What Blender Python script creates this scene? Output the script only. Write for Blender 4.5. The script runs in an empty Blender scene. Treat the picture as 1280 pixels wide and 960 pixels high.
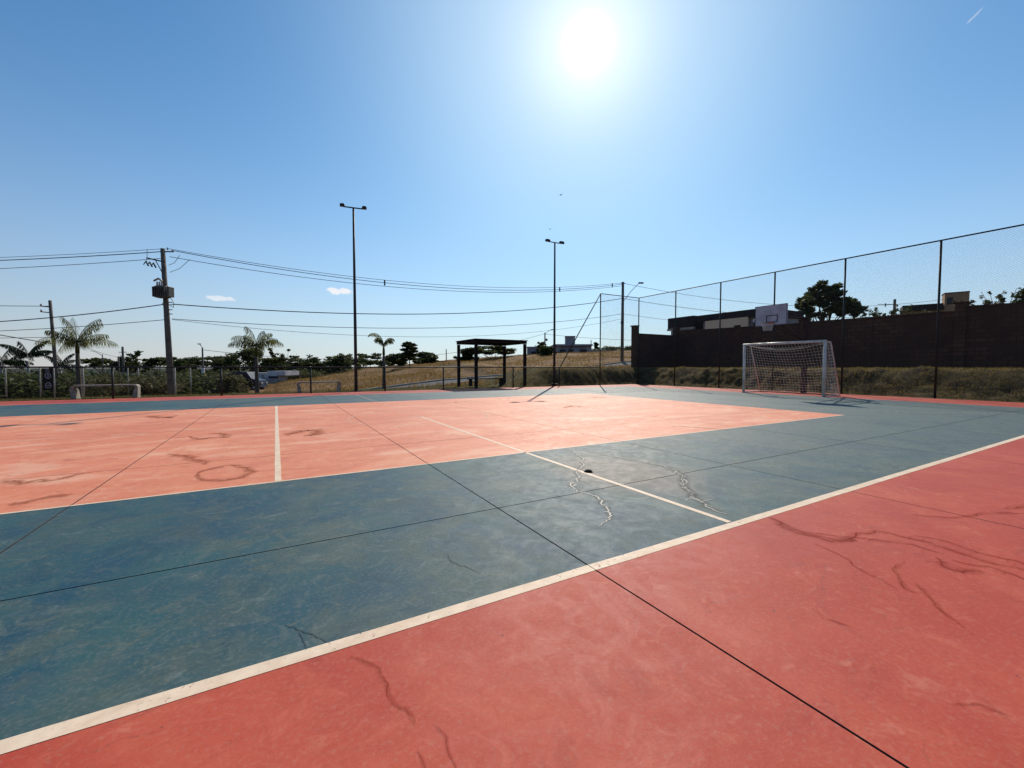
import bpy, math, random
import numpy as np
from mathutils import Vector, noise as mn
random.seed(7); rng = np.random.default_rng(7)
R = math.radians
S = bpy.context.scene
C = S.collection

# ------------------------------------------------------------------ camera
HEAD = R(60.5); PITCH = math.atan(21/522)
cam_d = bpy.data.cameras.new("camera"); cam = bpy.data.objects.new("camera", cam_d); C.objects.link(cam)
cam_d.sensor_width = 36; cam_d.lens = 36*522/1280; cam_d.clip_start = .05; cam_d.clip_end = 9000
cam.location = (0, 0, 1.1)
cam.rotation_euler = (math.pi/2 - PITCH, 0, HEAD - math.pi/2)
S.camera = cam

# ------------------------------------------------------------------ light
SUN_AZ = R(50.5); SUN_EL = R(36.4)
SD = Vector((math.cos(SUN_AZ)*math.cos(SUN_EL), math.sin(SUN_AZ)*math.cos(SUN_EL), math.sin(SUN_EL)))
sl = bpy.data.lights.new("sun", 'SUN'); sl.energy = 4.3; sl.angle = R(.53); sl.color = (1, .90, .77)
so = bpy.data.objects.new("sun", sl); C.objects.link(so); so.location = SD*50
so.rotation_euler = (-SD).to_track_quat('-Z', 'Y').to_euler()

S.view_settings.view_transform = 'Standard'; S.view_settings.look = 'None'
S.view_settings.exposure = 0.0; S.view_settings.gamma = 1.0; S.view_settings.use_curve_mapping = False

# ------------------------------------------------------------------ node helpers
class NT:
    def __init__(s, tree): s.t = tree; s.n = tree.nodes; s.l = tree.links
    def node(s, kind, **kw):
        n = s.n.new(kind)
        for k, v in kw.items(): setattr(n, k, v)
        return n
    def put(s, sock, v):
        if v is None: return
        if hasattr(v, 'is_output') or isinstance(v, bpy.types.NodeSocket): s.l.new(v, sock)
        else:
            if isinstance(v, (tuple, list)) and sock.type == 'RGBA' and len(v) == 3: v = (*v, 1)
            sock.default_value = v
    def math(s, op, a, b=None, c=None, clamp=False):
        n = s.node('ShaderNodeMath', operation=op, use_clamp=clamp)
        s.put(n.inputs[0], a); s.put(n.inputs[1], b); s.put(n.inputs[2], c)
        return n.outputs[0]
    def vmath(s, op, a, b=None, out=0):
        n = s.node('ShaderNodeVectorMath', operation=op)
        s.put(n.inputs[0], a); s.put(n.inputs[1], b)
        return n.outputs['Value'] if out else n.outputs[0]
    def mix(s, f, a, b, blend='MIX'):
        n = s.node('ShaderNodeMix', data_type='RGBA', blend_type=blend)
        s.put(n.inputs[0], f); s.put(n.inputs[6], a); s.put(n.inputs[7], b)
        return n.outputs[2]
    def noise(s, vec, scale, detail=4, rough=.55, dist=0.0, col=False):
        n = s.node('ShaderNodeTexNoise'); s.put(n.inputs['Vector'], vec)
        n.inputs['Scale'].default_value = scale; n.inputs['Detail'].default_value = detail
        n.inputs['Roughness'].default_value = rough; n.inputs['Distortion'].default_value = dist
        return n.outputs[1 if col else 0]
    def ss(s, v, a, b, lo=0., hi=1.):
        n = s.node('ShaderNodeMapRange', interpolation_type='SMOOTHSTEP')
        s.put(n.inputs[0], v); n.inputs[1].default_value = a; n.inputs[2].default_value = b
        n.inputs[3].default_value = lo; n.inputs[4].default_value = hi
        return n.outputs[0]
    def scalevec(s, v, sc):
        n = s.node('ShaderNodeMapping'); s.put(n.inputs[0], v); n.inputs['Scale'].default_value = sc
        return n.outputs[0]

# ------------------------------------------------------------------ world
W = bpy.data.worlds.new("World"); S.world = W; W.use_nodes = True
w = NT(W.node_tree); w.n.clear()
sky = w.node('ShaderNodeTexSky'); sky.sky_type = 'NISHITA'; sky.sun_disc = False
sky.sun_elevation = SUN_EL; sky.sun_rotation = math.pi/2 - SUN_AZ
sky.air_density = 1.0; sky.dust_density = .7; sky.ozone_density = 2.0; sky.altitude = 600
tc = w.node('ShaderNodeTexCoord'); dirn = w.vmath('NORMALIZE', tc.outputs['Generated'])
SKY_GAIN = 0.085
base = w.vmath('MULTIPLY', sky.outputs[0], (SKY_GAIN*.44, SKY_GAIN*1.08, SKY_GAIN*1.42))
sep = w.node('ShaderNodeSeparateXYZ'); w.put(sep.inputs[0], dirn); el = sep.outputs[2]
dt = w.vmath('DOT_PRODUCT', dirn, tuple(SD), out=1)
ang = w.math('ARCCOSINE', w.math('MINIMUM', dt, .999999))             # angle from the sun, radians
# pale haze band low over the land, lighter towards the sun
hz = w.math('POWER', w.math('SUBTRACT', 1, w.math('ABSOLUTE', el), clamp=True), 6)
hz2 = w.math('POWER', w.math('SUBTRACT', 1, w.math('ABSOLUTE', el), clamp=True), 3)
toward = w.ss(ang, .45, 1.35, 1, 0)
hcol = w.mix(toward, (.56, .525, .52), (.80, .835, .83))
skyc = w.mix(w.math('MULTIPLY', hz2, .46), base, w.mix(toward, (.42, .54, .68), (.66, .82, .92)))
skyc = w.mix(w.math('MULTIPLY', hz, .92), skyc, hcol)
# bright hazy air around the sun, then the disc itself
def gauss(sig, amp):
    q = w.math('DIVIDE', ang, sig); e = w.math('POWER', math.e, w.math('MULTIPLY', w.math('MULTIPLY', q, q), -1))
    return w.math('MULTIPLY', e, amp)
skyc = w.mix(gauss(.34, .88), skyc, (.58, .755, .95))
a1 = w.math('ADD', gauss(.11, .40), gauss(.030, 1.0))
a1 = w.math('ADD', a1, gauss(.6, .045))
disc = w.math('MULTIPLY', w.ss(ang, .008, .03, 1, 0), 6)
glow = w.vmath('SCALE', (1.0, .86, .72)); w.put(glow.node.inputs['Scale'], w.math('ADD', a1, disc))
skyc = w.vmath('ADD', skyc, glow)
# three small clouds and a short vapour trail, placed by direction in the sky
def cloud(az, elv, wa, we, seed, amt, tilt=0.):
    global skyc
    d = Vector((math.cos(az)*math.cos(elv), math.sin(az)*math.cos(elv), math.sin(elv)))
    h = Vector((-math.sin(az), math.cos(az), 0)); u = d.cross(h) * -1
    if u.z < 0: u = -u
    hh = h*math.cos(tilt) + u*math.sin(tilt); uu = u*math.cos(tilt) - h*math.sin(tilt)
    x = w.math('DIVIDE', w.vmath('DOT_PRODUCT', dirn, tuple(hh), out=1), wa)
    y = w.math('DIVIDE', w.vmath('DOT_PRODUCT', dirn, tuple(uu), out=1), we)
    off = (d.dot(uu)/we)
    y = w.math('SUBTRACT', y, off)
    front = w.math('GREATER_THAN', w.vmath('DOT_PRODUCT', dirn, tuple(d), out=1), 0)
    r = w.math('ADD', w.math('MULTIPLY', x, x), w.math('MULTIPLY', y, y))
    n = w.noise(w.vmath('ADD', dirn, (seed, seed*.7, 0)), 70, 5, .6)
    v = w.math('ADD', w.math('SUBTRACT', 1, r), w.math('MULTIPLY', w.math('SUBTRACT', n, .5), 3.4))
    m = w.math('MULTIPLY', w.math('MULTIPLY', w.ss(v, .15, .9), amt), front)
    skyc = w.mix(m, skyc, (.93, .93, .95))
def azel(u, v):
    x = (u-640)/522; y = (480-v)/522
    f = math.cos(PITCH)+y*math.sin(PITCH); up = y*math.cos(PITCH)-math.sin(PITCH)
    return HEAD-math.atan2(x, f), math.atan2(up, math.hypot(x, f))
cloud(*azel(424, 364), .030, .0095, 3.1, .9)
cloud(*azel(275, 373), .026, .0060, 7.7, .6)
cloud(*azel(1222, 16), .014, .0018, 1.2, .28, R(-38))
bg = w.node('ShaderNodeBackground'); w.put(bg.inputs[0], skyc); bg.inputs[1].default_value = 1
wo = w.node('ShaderNodeOutputWorld'); w.l.new(bg.outputs[0], wo.inputs[0])

# ------------------------------------------------------------------ materials
def new_mat(name):
    m = bpy.data.materials.new(name); m.use_nodes = True; t = NT(m.node_tree)
    return m, t, t.n['Principled BSDF']
def pos(t): return t.node('ShaderNodeNewGeometry').outputs['Position']
def simple(name, c1, c2=None, scale=6, rough=.7, metal=0., bump=.0, bscale=30, spec=.5):
    m, t, b = new_mat(name)
    tcn = t.node('ShaderNodeTexCoord').outputs['Object']
    c2 = c2 or tuple(x*.7 for x in c1)
    n = t.noise(tcn, scale, 5, .6)
    t.put(b.inputs['Base Color'], t.mix(t.ss(n, .35, .65), c1, c2))
    t.put(b.inputs['Roughness'], t.ss(t.noise(tcn, scale*2, 3), .3, .7, rough-.08, min(1, rough+.08)))
    b.inputs['Metallic'].default_value = metal; b.inputs['Specular IOR Level'].default_value = spec if max(c1) > .2 else .18
    if bump:
        bp = t.node('ShaderNodeBump'); bp.inputs['Strength'].default_value = bump; bp.inputs['Distance'].default_value = .01
        t.put(bp.inputs['Height'], t.noise(tcn, bscale, 4)); t.l.new(bp.outputs[0], b.inputs['Normal'])
    return m
M = {}
M['dark_steel'] = simple('dark_steel', (.030, .034, .038), (.038, .038, .038), .5, .6, 0)
M['fence_green'] = simple('fence_green_paint', (.018, .026, .026), (.034, .032, .028), .8, .6, 0)
M['wire'] = simple('chain_link_wire', (.05, .06, .06), (.08, .085, .08), 2, .6, .2)
M['white_paint'] = simple('white_painted_steel', (.66, .60, .54), (.47, .42, .37), 5, .45)
M['net_white'] = simple('net_cord', (.8, .79, .74), (.62, .6, .52), 3, .9)
M['concrete'] = simple('bench_concrete', (.34, .30, .24), (.20, .18, .145), 7, .85, bump=.4)
M['pole_concrete'] = simple('pole_concrete', (.16, .13, .11), (.10, .08, .07), 2, .9)
M['transformer'] = simple('transformer_paint', (.13, .12, .11), (.08, .07, .06), 5, .5)
M['porcelain'] = simple('porcelain_insulator', (.5, .42, .36), (.3, .2, .15), 5, .3)
M['cable'] = simple('black_cable', (.02, .02, .022), (.035, .035, .04), 3, .6)
M['timber'] = simple('dark_timber', (.010, .008, .007), (.018, .013, .011), 5, .9)
M['rust_dark'] = simple('dark_rust', (.05, .035, .028), (.03, .02, .018), 8, .8)
M['rim'] = simple('rim_orange', (.45, .13, .07), (.3, .09, .05), 8, .6)
M['board_white'] = simple('backboard_white', (.40, .40, .45), (.30, .30, .34), 3, .5)
M['black_paint'] = simple('black_paint', (.015, .015, .018), (.025, .025, .03), 6, .6)
M['plaster_grey'] = simple('plaster_grey', (.30, .28, .30), (.22, .20, .22), .6, .9)
M['plaster_beige'] = simple('plaster_beige', (.45, .36, .28), (.36, .28, .22), .5, .9)
M['panel_beige'] = simple('panel_beige', (.85, .58, .38), (.78, .52, .34), .5, .9)
M['tan'] = simple('tan_plaster', (.42, .24, .13), (.32, .18, .10), .5, .9)
M['plaster_ochre'] = simple('plaster_ochre', (.35, .24, .10), (.26, .17, .07), .5, .9)
M['plaster_white'] = simple('plaster_white', (.55, .52, .52), (.4, .38, .4), .6, .9)
M['roof_dark'] = simple('dark_roof', (.022, .018, .018), (.04, .03, .028), 1, .9)
M['glass_dark'] = simple('dark_window', (.02, .022, .028), (.03, .03, .04), 1, .25)
M['car_paint'] = simple('dark_blue_car_paint', (.03, .035, .06), (.04, .045, .07), 1, .35)
M['rubber'] = simple('rubber', (.015, .015, .015), (.02, .02, .02), 4, .9)
M['bark'] = simple('bark', (.085, .062, .045), (.045, .033, .025), 9, .95, bump=.6)
M['palm_bark'] = simple('palm_bark', (.11, .085, .065), (.055, .042, .034), 9, .95)
M['pale_bark'] = simple('pale_palm_bark', (.42, .38, .33), (.28, .25, .21), 6, .9)
M['lens'] = simple('lamp_lens', (.5, .5, .5), (.4, .4, .4), 2, .2)
M['bird'] = simple('bird_feathers', (.02, .02, .022), None, 20, .9)
M['asphalt'] = simple('road_asphalt', (.115, .105, .10), (.08, .075, .07), .8, .95)
M['kerb'] = simple('kerb_concrete', (.38, .34, .29), (.26, .23, .2), 1.5, .9)
M['sign_pale'] = simple('sign_pale', (.34, .32, .34), (.26, .24, .26), 9, .6)

def leafmat(name, c1, c2, trans=.35, glow=1.6):
    m, t, b = new_mat(name)
    oi = t.node('ShaderNodeNewGeometry')
    n = t.noise(oi.outputs['Position'], 1.7, 4)
    rnd = oi.outputs['Random Per Island']
    f = t.math('ADD', t.math('MULTIPLY', n, .6), t.math('MULTIPLY', rnd, .5))
    col = t.mix(t.ss(f, .25, .85), c1, c2)
    t.put(b.inputs['Base Color'], col); b.inputs['Roughness'].default_value = .55
    b.inputs['Specular IOR Level'].default_value = .08
    tr = t.node('ShaderNodeBsdfTranslucent'); t.put(tr.inputs[0], t.vmath('SCALE', col)); tr.inputs[0].links[0].from_node.inputs['Scale'].default_value = glow
    mx = t.node('ShaderNodeMixShader'); mx.inputs[0].default_value = trans
    t.l.new(b.outputs[0], mx.inputs[1]); t.l.new(tr.outputs[0], mx.inputs[2])
    t.l.new(mx.outputs[0], t.n['Material Output'].inputs[0])
    return m
M['leaf_dark'] = leafmat('leaf_dark', (.020, .028, .011), (.062, .070, .024), .35, 2.2)
M['leaf_mid'] = leafmat('leaf_mid', (.022, .032, .010), (.055, .066, .020), .3)
M['leaf_olive'] = leafmat('leaf_olive', (.05, .05, .022), (.11, .10, .045), .3)
M['leaf_olive_dark'] = leafmat('leaf_olive_dark', (.016, .024, .009), (.055, .066, .020), .35, 2.4)
M['palm_leaf'] = leafmat('palm_leaf', (.026, .030, .008), (.085, .080, .018), .5, 3.2)
M['palm_leaf_dark'] = leafmat('palm_leaf_dark', (.02, .03, .015), (.045, .055, .025), .25)
M['grass_blade'] = leafmat('grass_blade', (.06, .06, .015), (.14, .115, .035), .3)
M['dry_blade'] = leafmat('dry_grass_blade', (.070, .056, .014), (.26, .19, .058), .35)

# court paint: colour zones on the concrete, with dust blotches, trowel swirls and scuffs
M['field_blade'] = leafmat('field_grass_blade', (.10, .065, .02), (.30, .19, .065), .35)
def court_mat():
    m, t, b = new_mat('court_paint')
    P = pos(t); sp = t.node('ShaderNodeSeparateXYZ'); t.put(sp.inputs[0], P)
    wob = t.math('MULTIPLY', t.math('SUBTRACT', t.noise(P, 9, 3), .5), .018)
    x = t.math('ADD', sp.outputs[0], wob); y = t.math('ADD', sp.outputs[1], wob)
    def box(x0, x1, y0, y1):
        a = t.math('MULTIPLY', t.math('GREATER_THAN', x, x0), t.math('LESS_THAN', x, x1))
        c = t.math('MULTIPLY', t.math('GREATER_THAN', y, y0), t.math('LESS_THAN', y, y1))
        return t.math('MULTIPLY', a, c)
    vb = box(-6.2, 11.4, 4.57, 13.62)
    bl = t.math('MULTIPLY', box(-12.3, 17.75, 1.74, 17.65), t.math('SUBTRACT', 1, vb))
    nA = t.noise(P, .75, 6, .6, 1.2); nB = t.noise(P, 2.6, 7, .62, 2.2); nC = t.noise(P, 9, 6, .7, 1.0); nD = t.noise(P, 60, 3, .6)
    off = t.vmath('ADD', P, (31.3, 12.1, 4)); nE = t.noise(off, 1.15, 5, .6, 1.6); nF = t.noise(off, 3.8, 6, .6, 2.6)
    # red
    red = t.mix(t.ss(nA, .36, .66), (.46, .056, .030), (.53, .084, .044))
    red = t.mix(t.math('MULTIPLY', t.ss(nB, .52, .74), .55), red, (.56, .130, .070))
    red = t.mix(t.math('MULTIPLY', t.ss(nF, .58, .78), .40), red, (.34, .038, .026))
    inner = t.mix(t.ss(nE, .35, .68), (.78, .260, .130), (.74, .225, .112))
    inner = t.mix(t.math('MULTIPLY', t.ss(nB, .5, .72), .5), inner, (.84, .42, .25))
    inner = t.mix(t.math('MULTIPLY', t.ss(nF, .58, .76), .35), inner, (.40, .10, .06))
    nJ = t.noise(t.scalevec(off, (.5, 1.3, 1)), .9, 6, .62, 1.8)
    inner = t.mix(t.math('MULTIPLY', t.ss(nJ, .50, .66), .6), inner, (.88, .50, .32))  # bright sheen streaks painted into the salmon colour
    inner = t.mix(t.math('MULTIPLY', t.ss(nJ, .34, .46, 1, 0), .5), inner, (.60, .17, .09))
    red = t.mix(vb, red, inner)
    # blue with grey-green dust, plus a painted-in sheen
    blue = t.mix(t.ss(nA, .34, .66), (.010, .066, .105), (.030, .100, .105))
    blue = t.mix(t.math('MULTIPLY', t.ss(nE, .42, .66), .75), blue, (.066, .105, .090))
    blue = t.mix(t.math('MULTIPLY', t.ss(nB, .50, .70), .60), blue, (.088, .112, .092))
    blue = t.mix(t.math('MULTIPLY', t.ss(nF, .62, .76), .60), blue, (.16, .155, .105))
    blue = t.mix(t.math('MULTIPLY', t.ss(nC, .60, .76), .30), blue, (.13, .165, .145))
    nH = t.noise(t.vmath('ADD', off, (7, 3, 1)), 4.5, 8, .68, 3.2); nI = t.noise(t.vmath('ADD', off, (17, 23, 1)), 1.9, 7, .66, 2.4)
    blue = t.mix(t.math('MULTIPLY', t.ss(nH, .50, .64), .50), blue, (.105, .140, .125))
    blue = t.mix(t.math('MULTIPLY', t.ss(nI, .54, .68), .60), blue, (.012, .062, .088))
    blue = t.mix(t.math('MULTIPLY', t.ss(nH, .66, .74), .45), blue, (.24, .27, .23))
    red = t.mix(t.math('MULTIPLY', t.ss(nH, .52, .68), .38), red, t.mix(vb, (.62, .145, .085), (.88, .48, .30)))
    red = t.mix(t.math('MULTIPLY', t.ss(nI, .54, .70), .45), red, t.mix(vb, (.35, .040, .028), (.62, .165, .085)))
    sheen_tone = t.math('MULTIPLY', t.ss(t.math('ADD', sp.outputs[0], t.math('MULTIPLY', t.math('SUBTRACT', nE, .5), 7)), 1.5, 8.5), .62)  # grazing sheen painted into the blue as a paler tone, growing along the court
    blue = t.mix(sheen_tone, blue, t.mix(t.ss(nH, .4, .6), (.105, .135, .118), (.15, .185, .16)))
    # worn brownish place around the cracks near the centre line
    dx = t.math('DIVIDE', t.math('SUBTRACT', sp.outputs[0], 3.15), .75); dy = t.math('DIVIDE', t.math('SUBTRACT', sp.outputs[1], 3.25), .95)
    rr = t.math('ADD', t.math('ADD', t.math('MULTIPLY', dx, dx), t.math('MULTIPLY', dy, dy)), t.math('MULTIPLY', nB, 1.2))
    blue = t.mix(t.ss(rr, .6, 1.9, .75, 0), blue, (.19, .155, .125))
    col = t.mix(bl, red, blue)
    # pale scuffs, thin swirls
    v = t.node('ShaderNodeTexWave', wave_type='RINGS'); t.put(v.inputs['Vector'], t.vmath('ADD', P, t.vmath('SCALE', t.noise(P, 1.4, 3, .5, 0, True))))
    v.inputs['Scale'].default_value = 1.3; v.inputs['Distortion'].default_value = 9; v.inputs['Detail'].default_value = 5; v.inputs['Detail Scale'].default_value = 2.2
    sw = t.math('MULTIPLY', t.ss(v.outputs[1], .80, 1.0), t.ss(nC, .45, .7))
    sw = t.math('MULTIPLY', sw, t.ss(nE, .42, .62))
    col = t.mix(t.math('MULTIPLY', sw, .38), col, t.mix(bl, (.72, .30, .19), (.24, .29, .27)))
    nG = t.noise(t.scalevec(t.vmath('ADD', P, (5, 9, 0)), (1, 2.2, 1)), 15, 4, .75, 1.5)
    sc = t.math('MULTIPLY', t.ss(nG, .66, .74), t.ss(nB, .48, .62))
    col = t.mix(t.math('MULTIPLY', sc, .5), col, t.mix(bl, (.75, .38, .26), (.30, .33, .30)))
    # dark rubber specks
    col = t.mix(t.math('MULTIPLY', t.ss(t.noise(P, 26, 2, .5), .74, .78), .7), col, (.08, .04, .035))
    col = t.mix(t.math('MULTIPLY', t.ss(nD, .50, .72), .16), col, (.42, .34, .27))
    col = t.mix(t.math('MULTIPLY', t.ss(nD, .48, .28), .22), col, t.mix(bl, (.26, .04, .03), (.012, .035, .05)))
    big = t.noise(t.vmath('ADD', P, (3.7, 40, 2)), .42, 5, .62, .8)
    col = t.mix(t.math('MULTIPLY', t.ss(big, .50, .66), .30), col, t.mix(bl, t.mix(vb, (.34, .036, .024), (.60, .17, .09)), (.010, .058, .095)))
    col = t.mix(t.math('MULTIPLY', t.ss(big, .46, .34), .26), col, t.mix(bl, t.mix(vb, (.66, .16, .085), (.90, .52, .32)), (.13, .15, .12)))
    # long dark dirt veins on the inner red
    vn = t.noise(t.scalevec(P, (.55, 1.6, 1)), 1.3, 6, .6, 1.0)
    vein = t.ss(t.math('ABSOLUTE', t.math('SUBTRACT', vn, .5)), .0, .012, 1, 0)
    vein = t.math('MULTIPLY', vein, t.ss(nE, .52, .66))
    col = t.mix(t.math('MULTIPLY', vein, .45), col, t.mix(bl, (.20, .055, .04), (.03, .05, .06)))
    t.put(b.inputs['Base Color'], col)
    rg = t.ss(t.math('ADD', t.math('MULTIPLY', nB, .6), t.math('MULTIPLY', nC, .4)), .3, .7, .58, .72)
    t.put(b.inputs['Roughness'], rg)
    b.inputs['Specular IOR Level'].default_value = .24
    bp = t.node('ShaderNodeBump'); bp.inputs['Strength'].default_value = .35; bp.inputs['Distance'].default_value = .004
    t.put(bp.inputs['Height'], t.math('ADD', nC, t.math('MULTIPLY', t.noise(P, 140, 3, .6), .35)))
    t.l.new(bp.outputs[0], b.inputs['Normal'])
    return m
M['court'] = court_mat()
def line_mat(nm, lo, hi):
    m, t, b = new_mat(nm)
    P = pos(t); n1 = t.noise(P, 5, 6, .65, .6); n2 = t.noise(P, 60, 4, .7)
    c = t.mix(t.ss(n1, .4, .7), (.90, .70, .50), (.82, .60, .41))
    c = t.mix(t.math('MULTIPLY', t.ss(n2, .56, .72), .4), c, (.52, .34, .26))
    t.put(b.inputs['Base Color'], c); b.inputs['Roughness'].default_value = .62; b.inputs['Specular IOR Level'].default_value = .2
    chip = t.math('MULTIPLY', t.ss(t.noise(P, 38, 5, .7, .4), .60, .66), t.ss(t.noise(P, 3.1, 3), .42, .6))
    t.put(b.inputs['Alpha'], t.math('MULTIPLY', t.math('SUBTRACT', 1, t.math('MULTIPLY', chip, .75)), t.ss(t.noise(P, 12, 4, .7), .35, .62, lo, hi)))
    return m
M['line'] = line_mat('court_line_paint', 1, .90)
M['line_worn'] = line_mat('worn_line_paint', .62, .15)
def soft_mat(name, col, strength, breakup=.0, scale=40):
    m, t, b = new_mat(name)
    uv = t.node('ShaderNodeUVMap').outputs[0]; sp = t.node('ShaderNodeSeparateXYZ'); t.put(sp.inputs[0], uv)
    e = t.math('SUBTRACT', 1, t.math('ABSOLUTE', t.math('SUBTRACT', t.math('MULTIPLY', sp.outputs[1], 2), 1)))
    P = pos(t); n = t.noise(P, scale, 4, .65)
    a = t.math('MULTIPLY', t.ss(t.math('ADD', e, t.math('MULTIPLY', t.math('SUBTRACT', n, .5), 1.3)), .1, .8), strength)
    if breakup: a = t.math('MULTIPLY', a, t.ss(t.noise(P, 7, 3), breakup-.12, breakup+.1))
    t.put(b.inputs['Base Color'], col); b.inputs['Roughness'].default_value = .62; b.inputs['Specular IOR Level'].default_value = .32 if 'crack' in name else 0
    t.put(b.inputs['Alpha'], a)
    return m
M['crack_pale'] = soft_mat('pale_crack_filler', (.80, .72, .60), .75, .36, 60)
M['crack_faint'] = soft_mat('faint_crack_filler', (.55, .53, .46), .7, .42, 50)
M['stain_red'] = soft_mat('dark_red_stain', (.28, .036, .02), .33, .46, 35)
M['stain_brown'] = soft_mat('brown_water_stain', (.42, .14, .075), .34, .44, 14)
M['crack_blue'] = soft_mat('dark_blue_crack', (.012, .035, .055), .75, .36, 40)
M['halo_red'] = soft_mat('faint_red_stain', (.30, .042, .026), .17, .34, 9)
M['halo_brown'] = soft_mat('faint_brown_stain', (.36, .13, .075), .32, .34, 7)
M['halo_dust'] = soft_mat('dust_smear', (.30, .28, .23), .30, .36, 12)
M['joint'] = simple('joint_dirt', (.03, .02, .017), (.045, .03, .025), 8, .95)

def wall_mat():
    m, t, b = new_mat('block_wall')
    P = pos(t); br = t.node('ShaderNodeTexBrick')
    sp = t.node('ShaderNodeSeparateXYZ'); t.put(sp.inputs[0], P)
    cb = t.node('ShaderNodeCombineXYZ'); t.put(cb.inputs[0], t.math('ADD', sp.outputs[0], sp.outputs[1])); t.put(cb.inputs[1], sp.outputs[2])
    t.put(br.inputs['Vector'], cb.outputs[0]); br.inputs['Scale'].default_value = 1
    br.inputs['Brick Width'].default_value = .4; br.inputs['Row Height'].default_value = .2; br.inputs['Mortar Size'].default_value = .012
    t.put(br.inputs['Color1'], (.118, .056, .036)); t.put(br.inputs['Color2'], (.072, .037, .026)); t.put(br.inputs['Mortar'], (.034, .022, .018))
    c = t.mix(t.ss(t.noise(P, .8, 5), .35, .65), br.outputs[0], (.064, .034, .025))
    t.put(b.inputs['Base Color'], c); b.inputs['Roughness'].default_value = .95; b.inputs['Specular IOR Level'].default_value = .1
    bp = t.node('ShaderNodeBump'); bp.inputs['Strength'].default_value = .6; bp.inputs['Distance'].default_value = .01
    t.put(bp.inputs['Height'], br.outputs[1]); bp.invert = True; t.l.new(bp.outputs[0], b.inputs['Normal'])
    return m
M['wall'] = wall_mat()
def ground_mat():
    m, t, b = new_mat('grassy_ground')
    P = pos(t); sp = t.node('ShaderNodeSeparateXYZ'); t.put(sp.inputs[0], P)
    n1 = t.noise(P, .35, 6, .6, .5); n2 = t.noise(P, 2.2, 6, .65); n3 = t.noise(P, 14, 5, .7)
    green = t.mix(t.ss(n2, .35, .65), (.06, .06, .015), (.115, .095, .028))
    dry = t.mix(t.ss(n2, .38, .66), (.27, .15, .055), (.17, .10, .038))
    dirt = t.mix(n3, (.20, .09, .04), (.12, .055, .028))
    f = t.math('ADD', t.ss(sp.outputs[1], 23, 34, 0, .75), t.math('MULTIPLY', t.math('SUBTRACT', n1, .5), 1.3))
    c = t.mix(t.ss(f, .25, .5), green, dry)
    c = t.mix(t.math('MULTIPLY', t.ss(n1, .50, .60), .75), c, dirt)
    c = t.mix(t.math('MULTIPLY', t.ss(t.noise(P, .9, 5, .6), .52, .62), .5), c, (.07, .05, .02))
    c = t.mix(t.math('MULTIPLY', t.ss(n3, .5, .75), .5), c, (.05, .045, .018))
    rad = t.vmath('LENGTH', P, out=1)
    c = t.mix(t.ss(rad, 92, 125), c, t.mix(n2, (.018, .024, .012), (.035, .04, .018)))
    bx_ = t.math('MAXIMUM', t.math('MULTIPLY', t.ss(sp.outputs[0], 20.3, 20.6), t.ss(sp.outputs[0], 22.3, 22.9, 1, 0)), t.math('MULTIPLY', t.ss(sp.outputs[0], 12, 15), t.math('MULTIPLY', t.ss(sp.outputs[1], 19.6, 19.8), t.ss(sp.outputs[1], 21.2, 22, 1, 0))))
    c = t.mix(t.math('MULTIPLY', bx_, .85), c, t.mix(t.ss(n2, .4, .62), (.030, .020, .009), (.12, .080, .032)))
    # bare red soil spilling at the very edge of the court
    ex = t.math('MAXIMUM', t.math('SUBTRACT', sp.outputs[0], 20.1), t.math('SUBTRACT', sp.outputs[1], 19.55))
    edge = t.ss(t.math('ADD', ex, t.math('MULTIPLY', t.math('SUBTRACT', n2, .5), 1.0)), .02, .30, 1, 0)
    c = t.mix(t.math('MULTIPLY', edge, .8), c, (.13, .055, .03))
    t.put(b.inputs['Base Color'], c); b.inputs['Roughness'].default_value = .95; b.inputs['Specular IOR Level'].default_value = .15
    bp = t.node('ShaderNodeBump'); bp.inputs['Strength'].default_value = .8; bp.inputs['Distance'].default_value = .06
    t.put(bp.inputs['Height'], t.math('ADD', n2, t.math('MULTIPLY', n3, .6))); t.l.new(bp.outputs[0], b.inputs['Normal'])
    return m
M['ground'] = ground_mat()

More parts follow.
